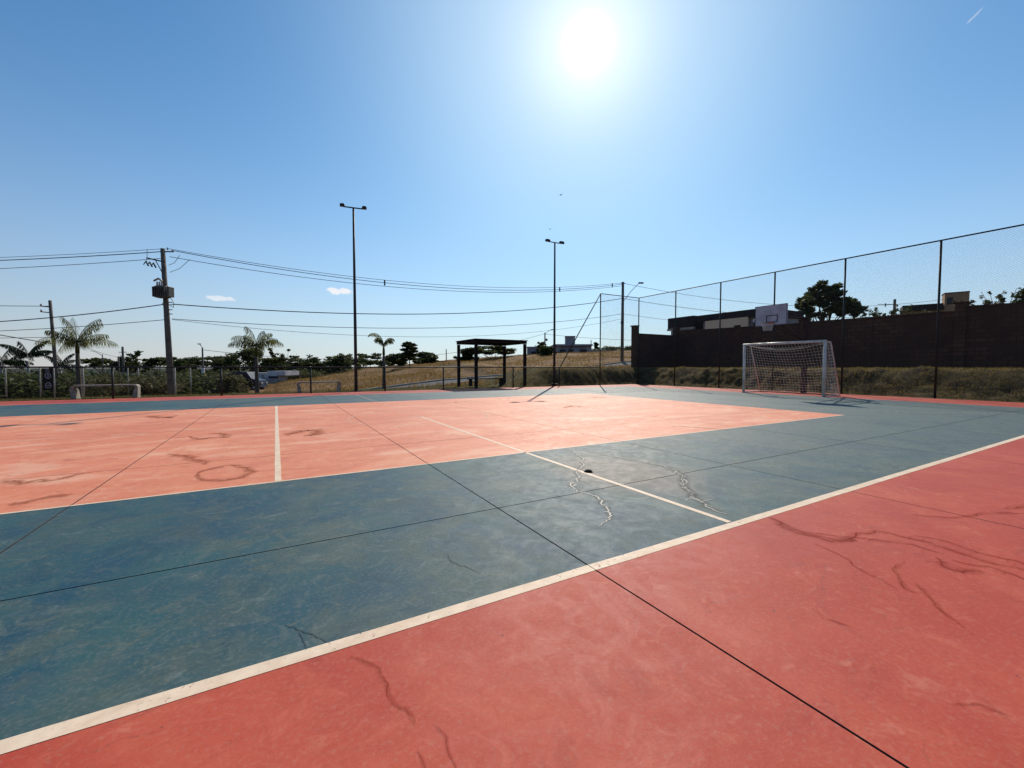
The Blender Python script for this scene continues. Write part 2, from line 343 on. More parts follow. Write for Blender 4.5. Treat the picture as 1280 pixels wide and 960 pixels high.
# ------------------------------------------------------------------ mesh helpers
class MB:
    def __init__(s): s.v = []; s.f = []; s.uv = None
    def add(s, vs, fs):
        o = len(s.v); s.v += [tuple(p) for p in vs]; s.f += [tuple(i+o for i in f) for f in fs]; return s
    def box(s, c, size, rz=0., bev=0., ry=0., rx=0.):
        hx, hy, hz = (k/2 for k in size)
        if bev:
            b = min(bev, hx*.9, hy*.9, hz*.9); vs = []
            for z, i in ((-hz, b), (-hz+b, 0), (hz-b, 0), (hz, b)):
                X, Y = hx-i, hy-i; k = b if i == 0 else b*.2
                vs += [(-X, -Y+k, z), (-X+k, -Y, z), (X-k, -Y, z), (X, -Y+k, z), (X, Y-k, z), (X-k, Y, z), (-X+k, Y, z), (-X, Y-k, z)]
            fs = [tuple(range(7, -1, -1)), tuple(range(24, 32))]
            for r in range(3):
                for k in range(8): a = r*8+k; c2 = r*8+(k+1) % 8; fs.append((a, c2, c2+8, a+8))
        else:
            vs = [(x, y, z) for z in (-hz, hz) for x, y in ((-hx, -hy), (hx, -hy), (hx, hy), (-hx, hy))]
            fs = [(3, 2, 1, 0), (4, 5, 6, 7)]+[(k, (k+1) % 4, (k+1) % 4+4, k+4) for k in range(4)]
        from mathutils import Euler
        E = Euler((rx, ry, rz)).to_matrix()
        return s.add([E @ Vector(p)+Vector(c) for p in vs], fs)
    def tube(s, pts, r, n=8, cap=True):
        pts = [Vector(p) for p in pts]; m = len(pts)
        rs = list(r) if isinstance(r, (list, tuple)) else [r]*m
        vs = []; ref = None
        for i, p in enumerate(pts):
            d = (pts[min(i+1, m-1)]-pts[max(i-1, 0)])
            d = d.normalized() if d.length > 1e-9 else Vector((0, 0, 1))
            if ref is None: ref = d.orthogonal().normalized()
            ref = (ref-d*ref.dot(d)).normalized(); q = d.cross(ref)
            for k in range(n):
                a = 2*math.pi*k/n; vs.append(p+(ref*math.cos(a)+q*math.sin(a))*rs[i])
        fs = [(i*n+k, i*n+(k+1) % n, (i+1)*n+(k+1) % n, (i+1)*n+k) for i in range(m-1) for k in range(n)]
        if cap: fs += [tuple(range(n-1, -1, -1)), tuple(range((m-1)*n, m*n))]
        return s.add(vs, fs)
    def lathe(s, prof, c=(0, 0, 0), n=12):
        vs = []; m = len(prof)
        for r, z in prof:
            for k in range(n): a = 2*math.pi*k/n; vs.append((c[0]+r*math.cos(a), c[1]+r*math.sin(a), c[2]+z))
        fs = [(i*n+k, i*n+(k+1) % n, (i+1)*n+(k+1) % n, (i+1)*n+k) for i in range(m-1) for k in range(n)]
        fs += [tuple(range(n-1, -1, -1)), tuple(range((m-1)*n, m*n))]
        return s.add(vs, fs)
    def extrude(s, poly, d0, d1, frame):      # poly in (a,b); frame = origin, A, B, N
        O, A, B, N = (Vector(k) for k in frame); n = len(poly)
        vs = [O+A*a+B*b+N*d for d in (d0, d1) for a, b in poly]
        fs = [tuple(range(n-1, -1, -1)), tuple(range(n, 2*n))]+[(k, (k+1) % n, (k+1) % n+n, k+n) for k in range(n)]
        return s.add(vs, fs)
    def mesh(s, name, m, smooth=False):
        me = bpy.data.meshes.new(name); me.from_pydata(s.v, [], s.f)
        if s.uv:
            ul = me.uv_layers.new(name='UVMap')
            for l in me.loops: ul.data[l.index].uv = s.uv[l.vertex_index]
        me.materials.append(m)
        if smooth:
            for p in me.polygons: p.use_smooth = len(p.vertices) <= 4
        me.update(); return me
    def build(s, name, m, parent=None, smooth=False):
        return link(name, s.mesh(name, m, smooth), parent)
def link(name, data, parent=None, loc=None):
    o = bpy.data.objects.new(name, data); C.objects.link(o)
    if parent is not None: o.parent = parent
    if loc is not None: o.location = loc
    return o
def tag(o, label=None, cat=None, group=None, kind=None):
    if label: o['label'] = label
    if cat: o['category'] = cat
    if group: o['group'] = group
    if kind: o['kind'] = kind
    return o
def empty(name, loc, label=None, cat=None, group=None, rz=0.):
    o = link(name, None); o.location = loc; o.rotation_euler = (0, 0, rz); o.empty_display_size = .3
    return tag(o, label, cat, group)
def copy_tree(o, parent=None):
    c = o.copy(); C.objects.link(c)
    if parent is not None: c.parent = parent
    for ch in [x for x in bpy.data.objects if x.parent == o]: copy_tree(ch, c)
    return c
def np_mesh(name, V, Fq, m, uv=None):
    V = np.asarray(V, dtype=np.float32); Fq = np.asarray(Fq, dtype=np.int32); k = Fq.shape[1]
    me = bpy.data.meshes.new(name); me.vertices.add(len(V)); me.vertices.foreach_set('co', V.ravel())
    me.loops.add(Fq.size); me.loops.foreach_set('vertex_index', Fq.ravel())
    me.polygons.add(len(Fq)); me.polygons.foreach_set('loop_start', np.arange(0, Fq.size, k, dtype=np.int32))
    me.materials.append(m); me.update(calc_edges=True); me.validate(); return me

# ------------------------------------------------------------------ terrain
def sm(a, b, x): t = np.clip((x-a)/(b-a), 0, 1); return t*t*(3-2*t)
def terrain(x, y):
    x = np.asarray(x, float); y = np.asarray(y, float)
    side = sm(20.35, 22.2, x); back = sm(11.5, 15.2, x)*sm(19.62, 21.2, y)
    bank = np.maximum(side, back)*1.07
    low = -.05*sm(19.6, 20.4, np.maximum(y, x-.4))
    fall = -1.3*sm(21.6, 27, y)*(1-sm(-2, 9, x-(y-24)*.35))
    rz = np.interp(x, [-150, -60, -7, 13, 27.7, 37.6, 60, 200], [-7, -4.5, -2.4, -.25, .74, 1.7, 3.0, 6])
    fz = np.interp(x, [-150, -40, -8, 2, 16, 39, 53, 80, 200], [-7, -4.5, -2.4, -1.0, .7, 3.0, 3.9, 4.6, 7])
    near = low+bank+fall
    k1 = sm(24, 31, y)*(1-sm(24.5, 26, x)*(1-sm(26, 34, y)))
    z = near*(1-k1)+np.maximum(rz, near*.0-9)*k1
    k2 = sm(39, 62, y)
    z = z*(1-k2)+fz*k2
    z = z*(1-sm(95, 240, np.hypot(x, y)))-7*sm(95, 240, np.hypot(x, y))
    # nothing but level ground under and around the court
    inside = (1-sm(20.0, 20.35, x))*(1-sm(19.5, 19.75, y))
    return z*(1-inside)-.16*inside
def tz(x, y): return float(terrain(x, y))
N = 480; KG = 8.0; CX, CY = 21.5, 13.0; SH = math.sinh(KG)
tt = np.linspace(-1, 1, N); wx = np.sinh(tt*KG)/SH*4500
gx, gy = np.meshgrid(CX+wx, CY+wx, indexing='ij')
Z = terrain(gx, gy)
rough = np.zeros_like(Z); roll = np.zeros_like(Z)
mask = (np.abs(gx-20) < 130) & (gy > 36) & (gy < 125)
for a, b_ in np.argwhere(mask):
    p = (gx[a, b_], gy[a, b_]); roll[a, b_] = mn.noise(Vector((p[0]*.11, p[1]*.11, 2)))*.55+mn.noise(Vector((p[0]*.31, p[1]*.31, 5)))*.22
Z = Z+roll*sm(37.6, 46, gy)*(1-sm(90, 120, gy))
mask = (gx > -20) & (gx < 27) & (gy > -12) & (gy < 40) & ((gx > 20.2) | (gy > 19.55))
for a, b_ in np.argwhere(mask):
    p = Vector((gx[a, b_], gy[a, b_], 0)); on = (20.3 < gx[a, b_] < 22.6 and gy[a, b_] < 21.5) or (gx[a, b_] > 12 and 19.5 < gy[a, b_] < 21.6)
    rough[a, b_] = (mn.noise(p*.9)*.10+mn.noise(p*2.6)*.12+mn.noise(p*5)*.10)*(1 if on else .3)
damp = sm(0, .5, np.maximum(gx-20.3, gy-19.6))*(1-.7*sm(22.0, 22.6, gx)*(1-sm(24, 26, gy)))
Z = Z+rough*damp
def ground_z(x, y):
    fi = (np.arcsinh((np.asarray(x, float)-CX)/4500*SH)/KG+1)*(N-1)/2; fj = (np.arcsinh((np.asarray(y, float)-CY)/4500*SH)/KG+1)*(N-1)/2
    i = np.clip(fi.astype(int), 0, N-2); j = np.clip(fj.astype(int), 0, N-2); u = fi-i; v = fj-j
    return Z[i, j]*(1-u)*(1-v)+Z[i+1, j]*u*(1-v)+Z[i, j+1]*(1-u)*v+Z[i+1, j+1]*u*v
idx = np.arange(N*N).reshape(N, N)
Fq = np.stack([idx[:-1, :-1], idx[1:, :-1], idx[1:, 1:], idx[:-1, 1:]], -1).reshape(-1, 4)
gme = np_mesh('ground', np.stack([gx, gy, Z], -1).reshape(-1, 3), Fq, M['ground'])
for p in gme.polygons: p.use_smooth = True
tag(link('ground', gme), 'dry grass and bare earth around the court, rising in a bank on the right', None, None, 'structure')

# grass blades on the bank and the strip behind the fence
def blades(name, n, sampler, h0, h1, m, label):
    xy = sampler(n); z = ground_z(xy[:, 0], xy[:, 1])
    h = rng.uniform(h0, h1, n); a = rng.uniform(0, 2*np.pi, n); wd = h*.11
    lean = rng.normal(0, .35, (n, 2))*h[:, None]
    dx = np.cos(a)*wd; dy = np.sin(a)*wd
    V = np.empty((n, 3, 3)); V[:, 0] = np.stack([xy[:, 0]-dx, xy[:, 1]-dy, z-.03], -1)
    V[:, 1] = np.stack([xy[:, 0]+dx, xy[:, 1]+dy, z-.03], -1)
    V[:, 2] = np.stack([xy[:, 0]+lean[:, 0], xy[:, 1]+lean[:, 1], z+h], -1)
    me = np_mesh(name, V.reshape(-1, 3), np.arange(n*3).reshape(n, 3), m)
    return tag(link(name, me), label, 'grass', None, 'stuff')
def s_bank(n):
    k = n//260; cx = rng.uniform(20.45, 22.8, 260*3); cy = rng.uniform(-4, 22.5, 260*3)
    i = rng.integers(0, len(cx), n); return np.stack([cx[i]+rng.normal(0, .16, n), cy[i]+rng.normal(0, .16, n)], -1)
blades('back_bank_grass', 12000, lambda n: np.stack([rng.uniform(12, 20.6, n), 19.8+rng.uniform(0, 1, n)*2.6], -1), .03, .09, M['dry_blade'], 'dry grass on the bank behind the back fence')
blades('dry_grass', 46000, lambda n: np.concatenate([s_bank(n//2), np.stack([rng.uniform(20.45, 25.0, n-n//2), rng.uniform(-5, 23, n-n//2)], -1)]), .03, .10, M['dry_blade'], 'dry tan grass tufts on the bank below the block wall')
def s_field(n):
    m = n*2; u = rng.uniform(330, 800, m); d = rng.uniform(24, 92, m); r = (u-640)/522*d
    q = np.stack([d*math.cos(HEAD)+r*math.sin(HEAD), d*math.sin(HEAD)-r*math.cos(HEAD)], -1)
    f = np.array([mn.noise(Vector((a*.18, b*.18, 0))) for a, b in q])+rng.normal(0, .25, m)
    q = q[((q[:, 1] < 30.6) | (q[:, 1] > 37.6)) & (q[:, 1] > 23.5) & (f > -.05)]
    return np.concatenate([q, q, q])[:n]+rng.normal(0, .05, (n, 2))
blades('field_grass', 50000, s_field, .10, .35, M['field_blade'], 'dry brown grass of the field beyond the road')
blades('lawn_grass', 70000, lambda n: np.stack([rng.uniform(-16, 20.5, n), 19.85+rng.uniform(0, 1, n)**1.3*7, ], -1), .03, .085, M['grass_blade'], 'short green grass in the strip behind the low fence')

# road climbing behind the court, with kerbs
def strip(name, y0, y1, up, m, label, th=0.02, parent=None):
    xs = np.concatenate([np.linspace(-60, -2, 30), np.linspace(0, 62, 60)]); mb = MB()
    for k, x in enumerate(xs):
        for y in (y0, y1): z = tz(x, y); mb.v += [(x, y, z+up), (x, y, z+up-.25)]
    for k in range(len(xs)-1):
        a = k*4; b2 = a+4
        mb.f += [(a, b2, b2+2, a+2), (a+1, a, a+2, a+3) if k == 0 else (a, a+1, b2+1, b2), (a+2, b2+2, b2+3, a+3)]
    return tag(mb.build(name, m, parent), label, None, None, 'structure')
strip('road', 31.2, 37.0, .06, M['asphalt'], 'grey asphalt road climbing to the right behind the shelter')
strip('kerb', 30.85, 31.16, .19, M['kerb'], 'pale concrete kerb on the near side of the road')
strip('far_kerb', 37.04, 37.35, .19, M['kerb'], 'pale concrete kerb on the far side of the road')


# ------------------------------------------------------------------ court
court = empty('court_floor', (0, 0, 0)); tag(court, 'painted concrete sports court in red and blue with saw cut joints', None, None, 'structure')
JX = [1.49+2.93*k for k in range(-6, 7)]; JX = [x for x in JX if x < 19.9]; JX += [20.12]
JY = [-9.54+3.1*k for k in range(10)]; JY = [y for y in JY if y < 19.0]; JY[-1] = JY[-1]; JY += [19.62]
G = .0022
sub = MB().box(((JX[0]+JX[-1])/2, (JY[0]+JY[-1])/2, -.085), (JX[-1]-JX[0], JY[-1]-JY[0], .09))
sub.build('joint_bed', M['joint'], court)
cache = {}
for i in range(len(JX)-1):
    for j in range(len(JY)-1):
        sx, sy = JX[i+1]-JX[i]-2*G, JY[j+1]-JY[j]-2*G; key = (round(sx, 3), round(sy, 3))
        if key not in cache:
            mb = MB(); hx, hy, b = sx/2, sy/2, .003
            for z, q in ((-.04, 0), (-b, 0), (0, b)):
                mb.v += [(-hx+q, -hy+q, z), (hx-q, -hy+q, z), (hx-q, hy-q, z), (-hx+q, hy-q, z)]
            mb.f = [(8, 9, 10, 11)]+[(r*4+k, r*4+(k+1) % 4, r*4+(k+1) % 4+4, r*4+k+4) for r in range(2) for k in range(4)]
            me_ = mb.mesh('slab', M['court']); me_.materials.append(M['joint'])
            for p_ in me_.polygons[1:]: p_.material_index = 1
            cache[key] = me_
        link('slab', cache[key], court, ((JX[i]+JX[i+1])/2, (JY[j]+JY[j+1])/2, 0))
def cuts(a, b, J):
    e = [a]+[v for v in J if a < v < b]+[b]; return [(e[k]+(G if k else 0), e[k+1]-(G if k < len(e)-2 else 0)) for k in range(len(e)-1)]
def hline(name, y, x0, x1, wd, lab, mat='line'):
    mb = MB()
    for a, b in cuts(x0, x1, JX):
        n = max(1, int((b-a)/.25))
        for k in range(n):
            xa, xb = a+(b-a)*k/n, a+(b-a)*(k+1)/n
            wa = [mn.noise(Vector((xx*3, y, s)))*.004 for xx, s in ((xa, 0), (xb, 0), (xb, 5), (xa, 5))]
            mb.add([(xa, y-wd/2+wa[0], .0015), (xb, y-wd/2+wa[1], .0015), (xb, y+wd/2+wa[2], .0015), (xa, y+wd/2+wa[3], .0015)], [(0, 1, 2, 3)])
    return tag(mb.build(name, M[mat], court), lab)
def vline(name, x, y0, y1, wd, lab, mat='line'):
    mb = MB()
    for a, b in cuts(y0, y1, JY):
        n = max(1, int((b-a)/.25))
        for k in range(n):
            ya, yb = a+(b-a)*k/n, a+(b-a)*(k+1)/n
            wa = [mn.noise(Vector((x, yy*3, s)))*.004 for yy, s in ((ya, 0), (ya, 5), (yb, 5), (yb, 0))]
            mb.add([(x-wd/2+wa[0], ya, .0015), (x+wd/2+wa[1], ya, .0015), (x+wd/2+wa[2], yb, .0015), (x-wd/2+wa[3], yb, .0015)], [(0, 1, 2, 3)])
    return tag(mb.build(name, M[mat], court), lab)
def arc(name, cx, cy, r, a0, a1, wd, lab):
    mb = MB(); n = int(abs(a1-a0)*r/.12)+2
    for k in range(n+1):
        a = a0+(a1-a0)*k/n
        for q in (r-wd/2, r+wd/2): mb.v.append((cx+q*math.cos(a), cy+q*math.sin(a), .0019))
    mb.f = [(2*k, 2*k+1, 2*k+3, 2*k+2) for k in range(n)]
    return tag(mb.build(name, M['line_worn'], court), lab)
hline('painted_line', 1.742, -12.3, 17.7, .066, 'broad white sideline between blue and near red')
hline('painted_line', 4.575, -6.2, 11.4, .032, 'thin white line between blue strip and salmon rectangle')
hline('painted_line', 17.66, -12.3, 17.7, .04, 'far white sideline', 'line_worn')
vline('painted_line', 2.785, 1.785, 9.0, .05, 'white centre line')
vline('painted_line', 2.785, 9.0, 17.6, .045, 'worn far half of the white centre line', 'line_worn')
vline('painted_line', 0.0, 4.595, 13.6, .058, 'white line across the left of the salmon rectangle')
vline('painted_line', 5.6, 4.595, 13.6, .045, 'faint white line across the salmon rectangle right of centre', 'line_worn')
arc('painted_line', 2.785, 9.07, 1.5, 0, 2*math.pi, .045, 'white centre circle')
arc('painted_line', 17.6, 7.75, 5.45, math.pi, 1.5*math.pi, .045, 'curved white penalty line')
arc('painted_line', 17.6, 10.75, 5.45, math.pi/2, math.pi, .045, 'far curved white penalty line')

def ribbon(name, pts, wd, m, lab, jag=.02, sub_=6, z=.0024, closed=False):
    halo = {'dark_red_stain': 'halo_red', 'brown_water_stain': 'halo_brown', 'faint_crack_filler': 'halo_dust', 'pale_crack_filler': 'halo_dust'}.get(m.name)
    P = [Vector((p[0], p[1], 0)) for p in pts]; out = []
    for i in range(len(P)-1):
        for k in range(sub_):
            t = k/sub_; q = P[i].lerp(P[i+1], t); L = (P[i+1]-P[i])
            if L.length < 1e-6: continue
            nrm = Vector((-L.y, L.x, 0)).normalized()
            out.append(q+nrm*((mn.noise(q*7+Vector((3, 1, 0)))*.8+mn.noise(q*17)*.35)*jag*1.6+mn.noise(q*45)*jag*.5))
    out.append(P[-1]); mb = MB(); mb.uv = []
    for i, q in enumerate(out):
        d = out[min(i+1, len(out)-1)]-out[max(i-1, 0)]; n = Vector((-d.y, d.x, 0))
        n = n.normalized() if n.length > 1e-9 else Vector((0, 1, 0))
        tp = 1 if closed else min(1, .35+min(i, len(out)-1-i)/len(out)*5)
        hw = wd/2*(1+.7*mn.noise(q*9+Vector((4, 2, 1))))*tp
        mb.v += [(q.x-n.x*hw, q.y-n.y*hw, z), (q.x+n.x*hw, q.y+n.y*hw, z)]; mb.uv += [(i/len(out), 0), (i/len(out), 1)]
    mb.f = [(2*i, 2*i+2, 2*i+3, 2*i+1) for i in range(len(out)-1)]
    o = tag(mb.build(name, m, court), lab)
    if halo and sub_ > 2:
        ribbon(name, pts, wd*4.5, M[halo], None, jag*.5, 2, z-.0004)
        for k in range(2, len(out)-2, 5):
            if random.random() < .45:
                a = random.uniform(0, 6.28); q = out[k]; L = random.uniform(1.5, 5)*wd; tw = random.uniform(-1, 1)
                ribbon(name, [(q.x, q.y), (q.x+math.cos(a)*L, q.y+math.sin(a)*L), (q.x+math.cos(a)*L+math.cos(a+tw)*L*.8, q.y+math.sin(a)*L+math.sin(a+tw)*L*.8)], wd*.5, m, None, jag*.5, 2, z+.0003)
    return o
w1 = [(3.46, 4.53), (3.35, 4.35), (3.25, 4.06), (3.15, 3.87), (3.01, 3.69), (2.9, 3.59), (2.72, 3.44), (2.62, 3.26), (2.54, 3.18), (2.41, 3.13), (2.36, 3.06), (2.36, 2.99), (2.31, 2.87), (2.34, 2.79), (2.36, 2.71), (2.33, 2.6), (2.24, 2.52), (2.25, 2.45), (2.18, 2.37), (2.13, 2.28), (2.04, 2.22), (1.92, 2.18)]
ribbon('crack', w1, .018, M['crack_pale'], 'white filled zigzag crack left of the centre line', .03)
w2 = [(3.5, 4.3), (3.55, 3.97), (3.59, 3.81), (3.64, 3.59), (3.7, 3.37), (3.74, 3.18), (3.71, 3.03), (3.6, 2.82), (3.29, 2.6), (3.18, 2.41), (3.07, 2.29), (3.0, 2.14), (2.97, 1.95)]
ribbon('crack', w2, .024, M['crack_faint'], 'faint pale crack right of the centre line', .02)
ribbon('crack', [(x-.05, y-.06) for x, y in w2[5:]], .03, M['crack_faint'], None, .04)
ribbon('stain', [(3.11, 1.7), (3.05, 1.43), (3.09, 1.23), (3.33, 1.24), (3.38, 1.21), (3.49, 1.21), (3.51, 1.14), (3.52, 1.04), (3.53, .96), (3.53, .85), (3.5, .75), (3.49, .69), (3.49, .63), (3.51, .57), (3.48, .45), (3.5, .3)], .018, M['stain_red'], 'long dark red stain line', .03)
ribbon('stain', [(3.11, 1.7), (3.0, 1.45), (3.04, 1.28), (3.2, 1.2)], .03, M['stain_red'], None, .05)
ribbon('stain', [(3.31, .86), (3.25, .81), (3.19, .78), (3.18, .73), (3.27, .7), (3.3, .68)], .022, M['stain_red'], None, .02)
ribbon('stain', [(3.34, .8), (3.34, .74), (3.4, .67), (3.39, .6), (3.37, .54), (3.36, .46), (3.3, .35)], .016, M['stain_red'], None, .02)
ribbon('stain', [(3.08, .93), (2.92, .91), (2.79, .86), (2.7, .8), (2.7, .76)], .010, M['stain_red'], None, .02)
ribbon('stain', [(2.82, .82), (2.75, .75), (2.63, .67), (2.54, .59), (2.47, .52)], .009, M['stain_red'], None, .015)
ribbon('stain', [(.23, 1.65), (.3, 1.54), (.31, 1.44), (.32, 1.34), (.35, 1.3), (.35, 1.23)], .007, M['stain_red'], None, .02)
ribbon('stain', [(.4, 1.2), (.42, 1.14), (.41, 1.1), (.41, 1.0)], .005, M['stain_red'], None, .01)
ribbon('stain', [(.33, 1.14), (.34, 1.06)], .005, M['stain_red'], None, .004)
for pts_, wd_ in (([(3.0, 1.55), (3.15, 1.3), (3.3, 1.15), (3.42, 1.0), (3.4, .85)], .012), ([(3.62, 1.05), (3.66, .9), (3.6, .76), (3.64, .62), (3.58, .5)], .014), ([(2.9, 1.3), (2.84, 1.1), (2.72, .98), (2.66, .82)], .008), ([(2.1, .95), (2.06, .88), (2.1, .8)], .006), ([(1.9, .45), (1.98, .4), (2.0, .33)], .005), ([(4.1, 1.2), (4.3, 1.02), (4.6, .96), (4.9, .8)], .016)):
    ribbon('stain', pts_, wd_, M['stain_red'], None, .03)
ribbon('stain', [(4.9, .9), (5.2, .8), (5.6, .85), (6.0, .7)], .03, M['stain_red'], None, .03)
ribbon('crack', [(.02, 2.0), (.05, 1.94), (.11, 1.85), (.17, 1.76)], .008, M['crack_blue'], None, .015)
ribbon('crack', [(.06, 1.91), (.07, 1.83), (.08, 1.77)], .006, M['crack_blue'], None, .008)
ribbon('crack', [(.86, 2.29), (.85, 2.18), (.89, 2.08), (.93, 1.98)], .009, M['crack_blue'], None, .015)
ring = [(-.72, 5.26), (-.63, 4.99), (-.46, 4.87), (-.33, 4.91), (-.23, 5.13), (-.31, 5.37), (-.47, 5.62), (-.59, 5.53), (-.71, 5.4), (-.72, 5.26)]
ribbon('stain', ring, .032, M['stain_brown'], 'brown ring stain left by a puddle', .03, closed=True)
ribbon('stain', [(-1.23, 8.29), (-1.05, 7.84), (-.91, 7.93), (-.75, 7.88), (-.72, 8.15), (-.82, 8.38), (-.99, 8.42)], .05, M['stain_brown'], None, .06)
ribbon('stain', [(.15, 7.59), (.38, 8.02), (.6, 8.03), (.55, 7.44), (.37, 7.38)], .08, M['stain_brown'], None, .06)
ribbon('stain', [(-2.34, 5.92), (-2.24, 5.82), (-2.1, 5.66), (-2.04, 5.79), (-1.94, 5.69), (-1.85, 5.81), (-1.7, 5.95)], .04, M['stain_brown'], None, .05)
ribbon('stain', [(-1.84, 4.8), (-1.8, 4.89), (-1.69, 4.98), (-1.55, 5.0)], .035, M['stain_brown'], None, .03)
ribbon('stain', [(-2.53, 12.21), (-2.3, 11.8), (-2.09, 11.54), (-1.99, 12.0)], .10, M['stain_brown'], None, .1)
for k in range(6):
    x, y = rng.uniform(-3, 10), rng.uniform(5, 13); a = rng.uniform(0, 6.28); pts = []
    for q in range(6): pts.append((x, y)); a += rng.normal(0, .7); x += math.cos(a)*.22; y += math.sin(a)*.22
    ribbon('stain', pts, rng.uniform(.02, .06), M['stain_brown'], None, .04)

# small black net-post socket on the centre line
so_ = empty('net_socket', (2.84, 3.39, .0015), 'small black plug standing proud on the centre line beside the white crack', 'socket')
MB().lathe([(.05, 0), (.048, .0015), (.03, .004)], n=18).build('surround', M['joint'], so_)
MB().lathe([(.036, .002), (.038, .012), (.030, .020), (.008, .023)], n=14).build('plug', M['rubber'], so_, True)

# ------------------------------------------------------------------ fences
def mesh_net(mb, O, A, B, wdt, hgt, s=.075, r=.0016):
    O, A, B = Vector(O), Vector(A), Vector(B); Nn = A.cross(B).normalized()
    k = -hgt
    while k < wdt:
        for sgn in (1, -1):
            a0, b0, a1, b1 = k, 0, k+hgt, hgt
            if a0 < 0: b0 = -a0; a0 = 0
            if a1 > wdt: b1 -= a1-wdt; a1 = wdt
            if b1-b0 < .01: continue
            if sgn < 0: a0, a1 = wdt-a0, wdt-a1
            p, q = O+A*a0+B*b0, O+A*a1+B*b1; d = (q-p).normalized(); u = d.cross(Nn)*r; v = Nn*r
            mb.add([p+u, p-u*.5+v, p-u*.5-v, q+u, q-u*.5+v, q-u*.5-v], [(0, 1, 4, 3), (1, 2, 5, 4), (2, 0, 3, 5)])
        k += s
FX, FY, FH = 20.3, 19.4, 5.52
tall = empty('tall_fence', (FX, FY, 0), 'tall chain link fence on slim dark posts behind the goal', 'fence')
def rel(o, p): return tuple(Vector(p)-o.location)
ys = [FY, 16.57, 13.76, 11.04, 8.28, 5.47, 2.7, -.1, -2.9]
post = MB().tube([(0, 0, -.15), (0, 0, FH)], .034, 10).mesh('post', M['fence_green'], True)
for y in ys: link('post', post, tall, rel(tall, (FX, y, 0)))
X2 = 17.1
link('post', post, tall, rel(tall, (X2, FY, 0)))
MB().tube([rel(tall, (FX, ys[-1], FH)), rel(tall, (FX, FY, FH))], .026, 8).build('top_rail', M['fence_green'], tall, True)
MB().tube([rel(tall, (FX, FY, FH)), rel(tall, (X2, FY, FH))], .024, 8).build('top_rail', M['fence_green'], tall, True)
MB().tube([rel(tall, (X2, FY, FH)), rel(tall, (14.15, FY, 1.14))], .03, 8).build('brace', M['fence_green'], tall, True)
MB().tube([rel(tall, (FX, ys[-1], .05)), rel(tall, (FX, FY, .05))], .006, 5).build('tension_wire', M['wire'], tall)
nm = MB(); mesh_net(nm, rel(tall, (FX+.03, ys[-1], .04)), (0, 1, 0), (0, 0, 1), FY-ys[-1], FH-.08)
mesh_net(nm, rel(tall, (X2, FY+.03, .04)), (1, 0, 0), (0, 0, 1), FX-X2, FH-.08)
o = nm.build('chain_link', M['wire'], tall); o['kind'] = 'stuff'

low = empty('low_fence', (0, FY+.1, 0), 'waist high chain link fence along the back edge of the court', 'fence')
lx = [14.15, 11.1, 7.16, 4.35, 1.28, -1.83, -4.95, -8.0, -11.1, -14.2]
lpost = MB().tube([(0, 0, -.12), (0, 0, 1.1)], .034, 10).mesh('post', M['fence_green'], True)
for x in lx: link('post', lpost, low, (x, 0, 0))
MB().tube([(lx[-1], 0, 1.1), (17.1, 0, 1.1)], .027, 8).build('top_rail', M['fence_green'], low, True)
nm = MB(); mesh_net(nm, (lx[-1], .03, .04), (1, 0, 0), (0, 0, 1), 17.1-lx[-1], 1.04, .075, .0013)
o = nm.build('chain_link', M['wire'], low); o['kind'] = 'stuff'

# ------------------------------------------------------------------ goal
GX, G0, G1, GHT = 17.62, 7.75, 10.78, 2.06
goal = empty('goal', (GX, (G0+G1)/2, 0), 'white futsal goal frame with hanging net in front of the grassy bank', 'goal')
hw = (G1-G0)/2
MB().tube([(0, -hw, .0), (0, -hw, GHT)], .05, 14).build('post', M['white_paint'], goal, True)
MB().tube([(0, hw, .0), (0, hw, GHT)], .05, 14).build('post', M['white_paint'], goal, True)
MB().tube([(0, -hw-.05, GHT), (0, hw+.05, GHT)], .05, 14).build('crossbar', M['white_paint'], goal, True)
DT, DB = .42, 1.25
for s in (-1, 1):
    MB().tube([(.03, s*hw, GHT), (DT, s*hw, GHT-.02), (DT+.05, s*hw, GHT-.08), (DB, s*hw, .03)], .022, 8).build('back_stay', M['white_paint'], goal, True)
    MB().tube([(.05, s*hw, .025), (DB, s*hw, .025)], .02, 8).build('ground_bar', M['white_paint'], goal, True)
MB().tube([(DB, -hw, .025), (DB, hw, .025)], .02, 8).build('ground_bar', M['rust_dark'], goal, True)
net = MB(); nr = .0032
def back_pt(u, t):            # u across 0..1, t 0 top front .. 1 bottom back
    y = -hw+2*hw*u; sag = math.sin(math.pi*u)
    if t < .18: k = t/.18; x = DT*k; z = GHT-.03-.16*math.sin(math.pi*k)*sag-.16*k*sag
    else: k = (t-.18)/.82; x = DT+(DB-DT)*k+.10*sag*math.sin(math.pi*k)*1.2; z = (GHT-.03-.16*sag)*(1-k)+.04*k
    n = mn.noise(Vector((u*9, t*7, 1)))*.03
    return (x+n, y+n*.5, max(.015, z+n*.6))
nu, nt = 26, 21
for i in range(nu+1): net.tube([back_pt(i/nu, k/nt) for k in range(nt+1)], nr, 3, False)
for k in range(nt+1): net.tube([back_pt(i/nu, k/nt) for i in range(nu+1)], nr, 3, False)
for s in (-1, 1):
    for k in range(1, 17):
        z = GHT*k/17; xe = DT+(DB-DT)*(1-z/GHT)
        net.tube([(.02, s*hw, z), (xe*.5, s*hw+.02*s, z-.03), (xe, s*hw, z)], nr, 3, False)
    for k in range(1, 10):
        x = DB*k/10; zt = GHT if x < DT else GHT*(DB-x)/(DB-DT)
        net.tube([(x, s*hw, .03), (x, s*hw+.02*s, zt*.5), (x, s*hw, zt-.02)], nr, 3, False)
o = net.build('net', M['net_white'], goal); o['kind'] = 'stuff'

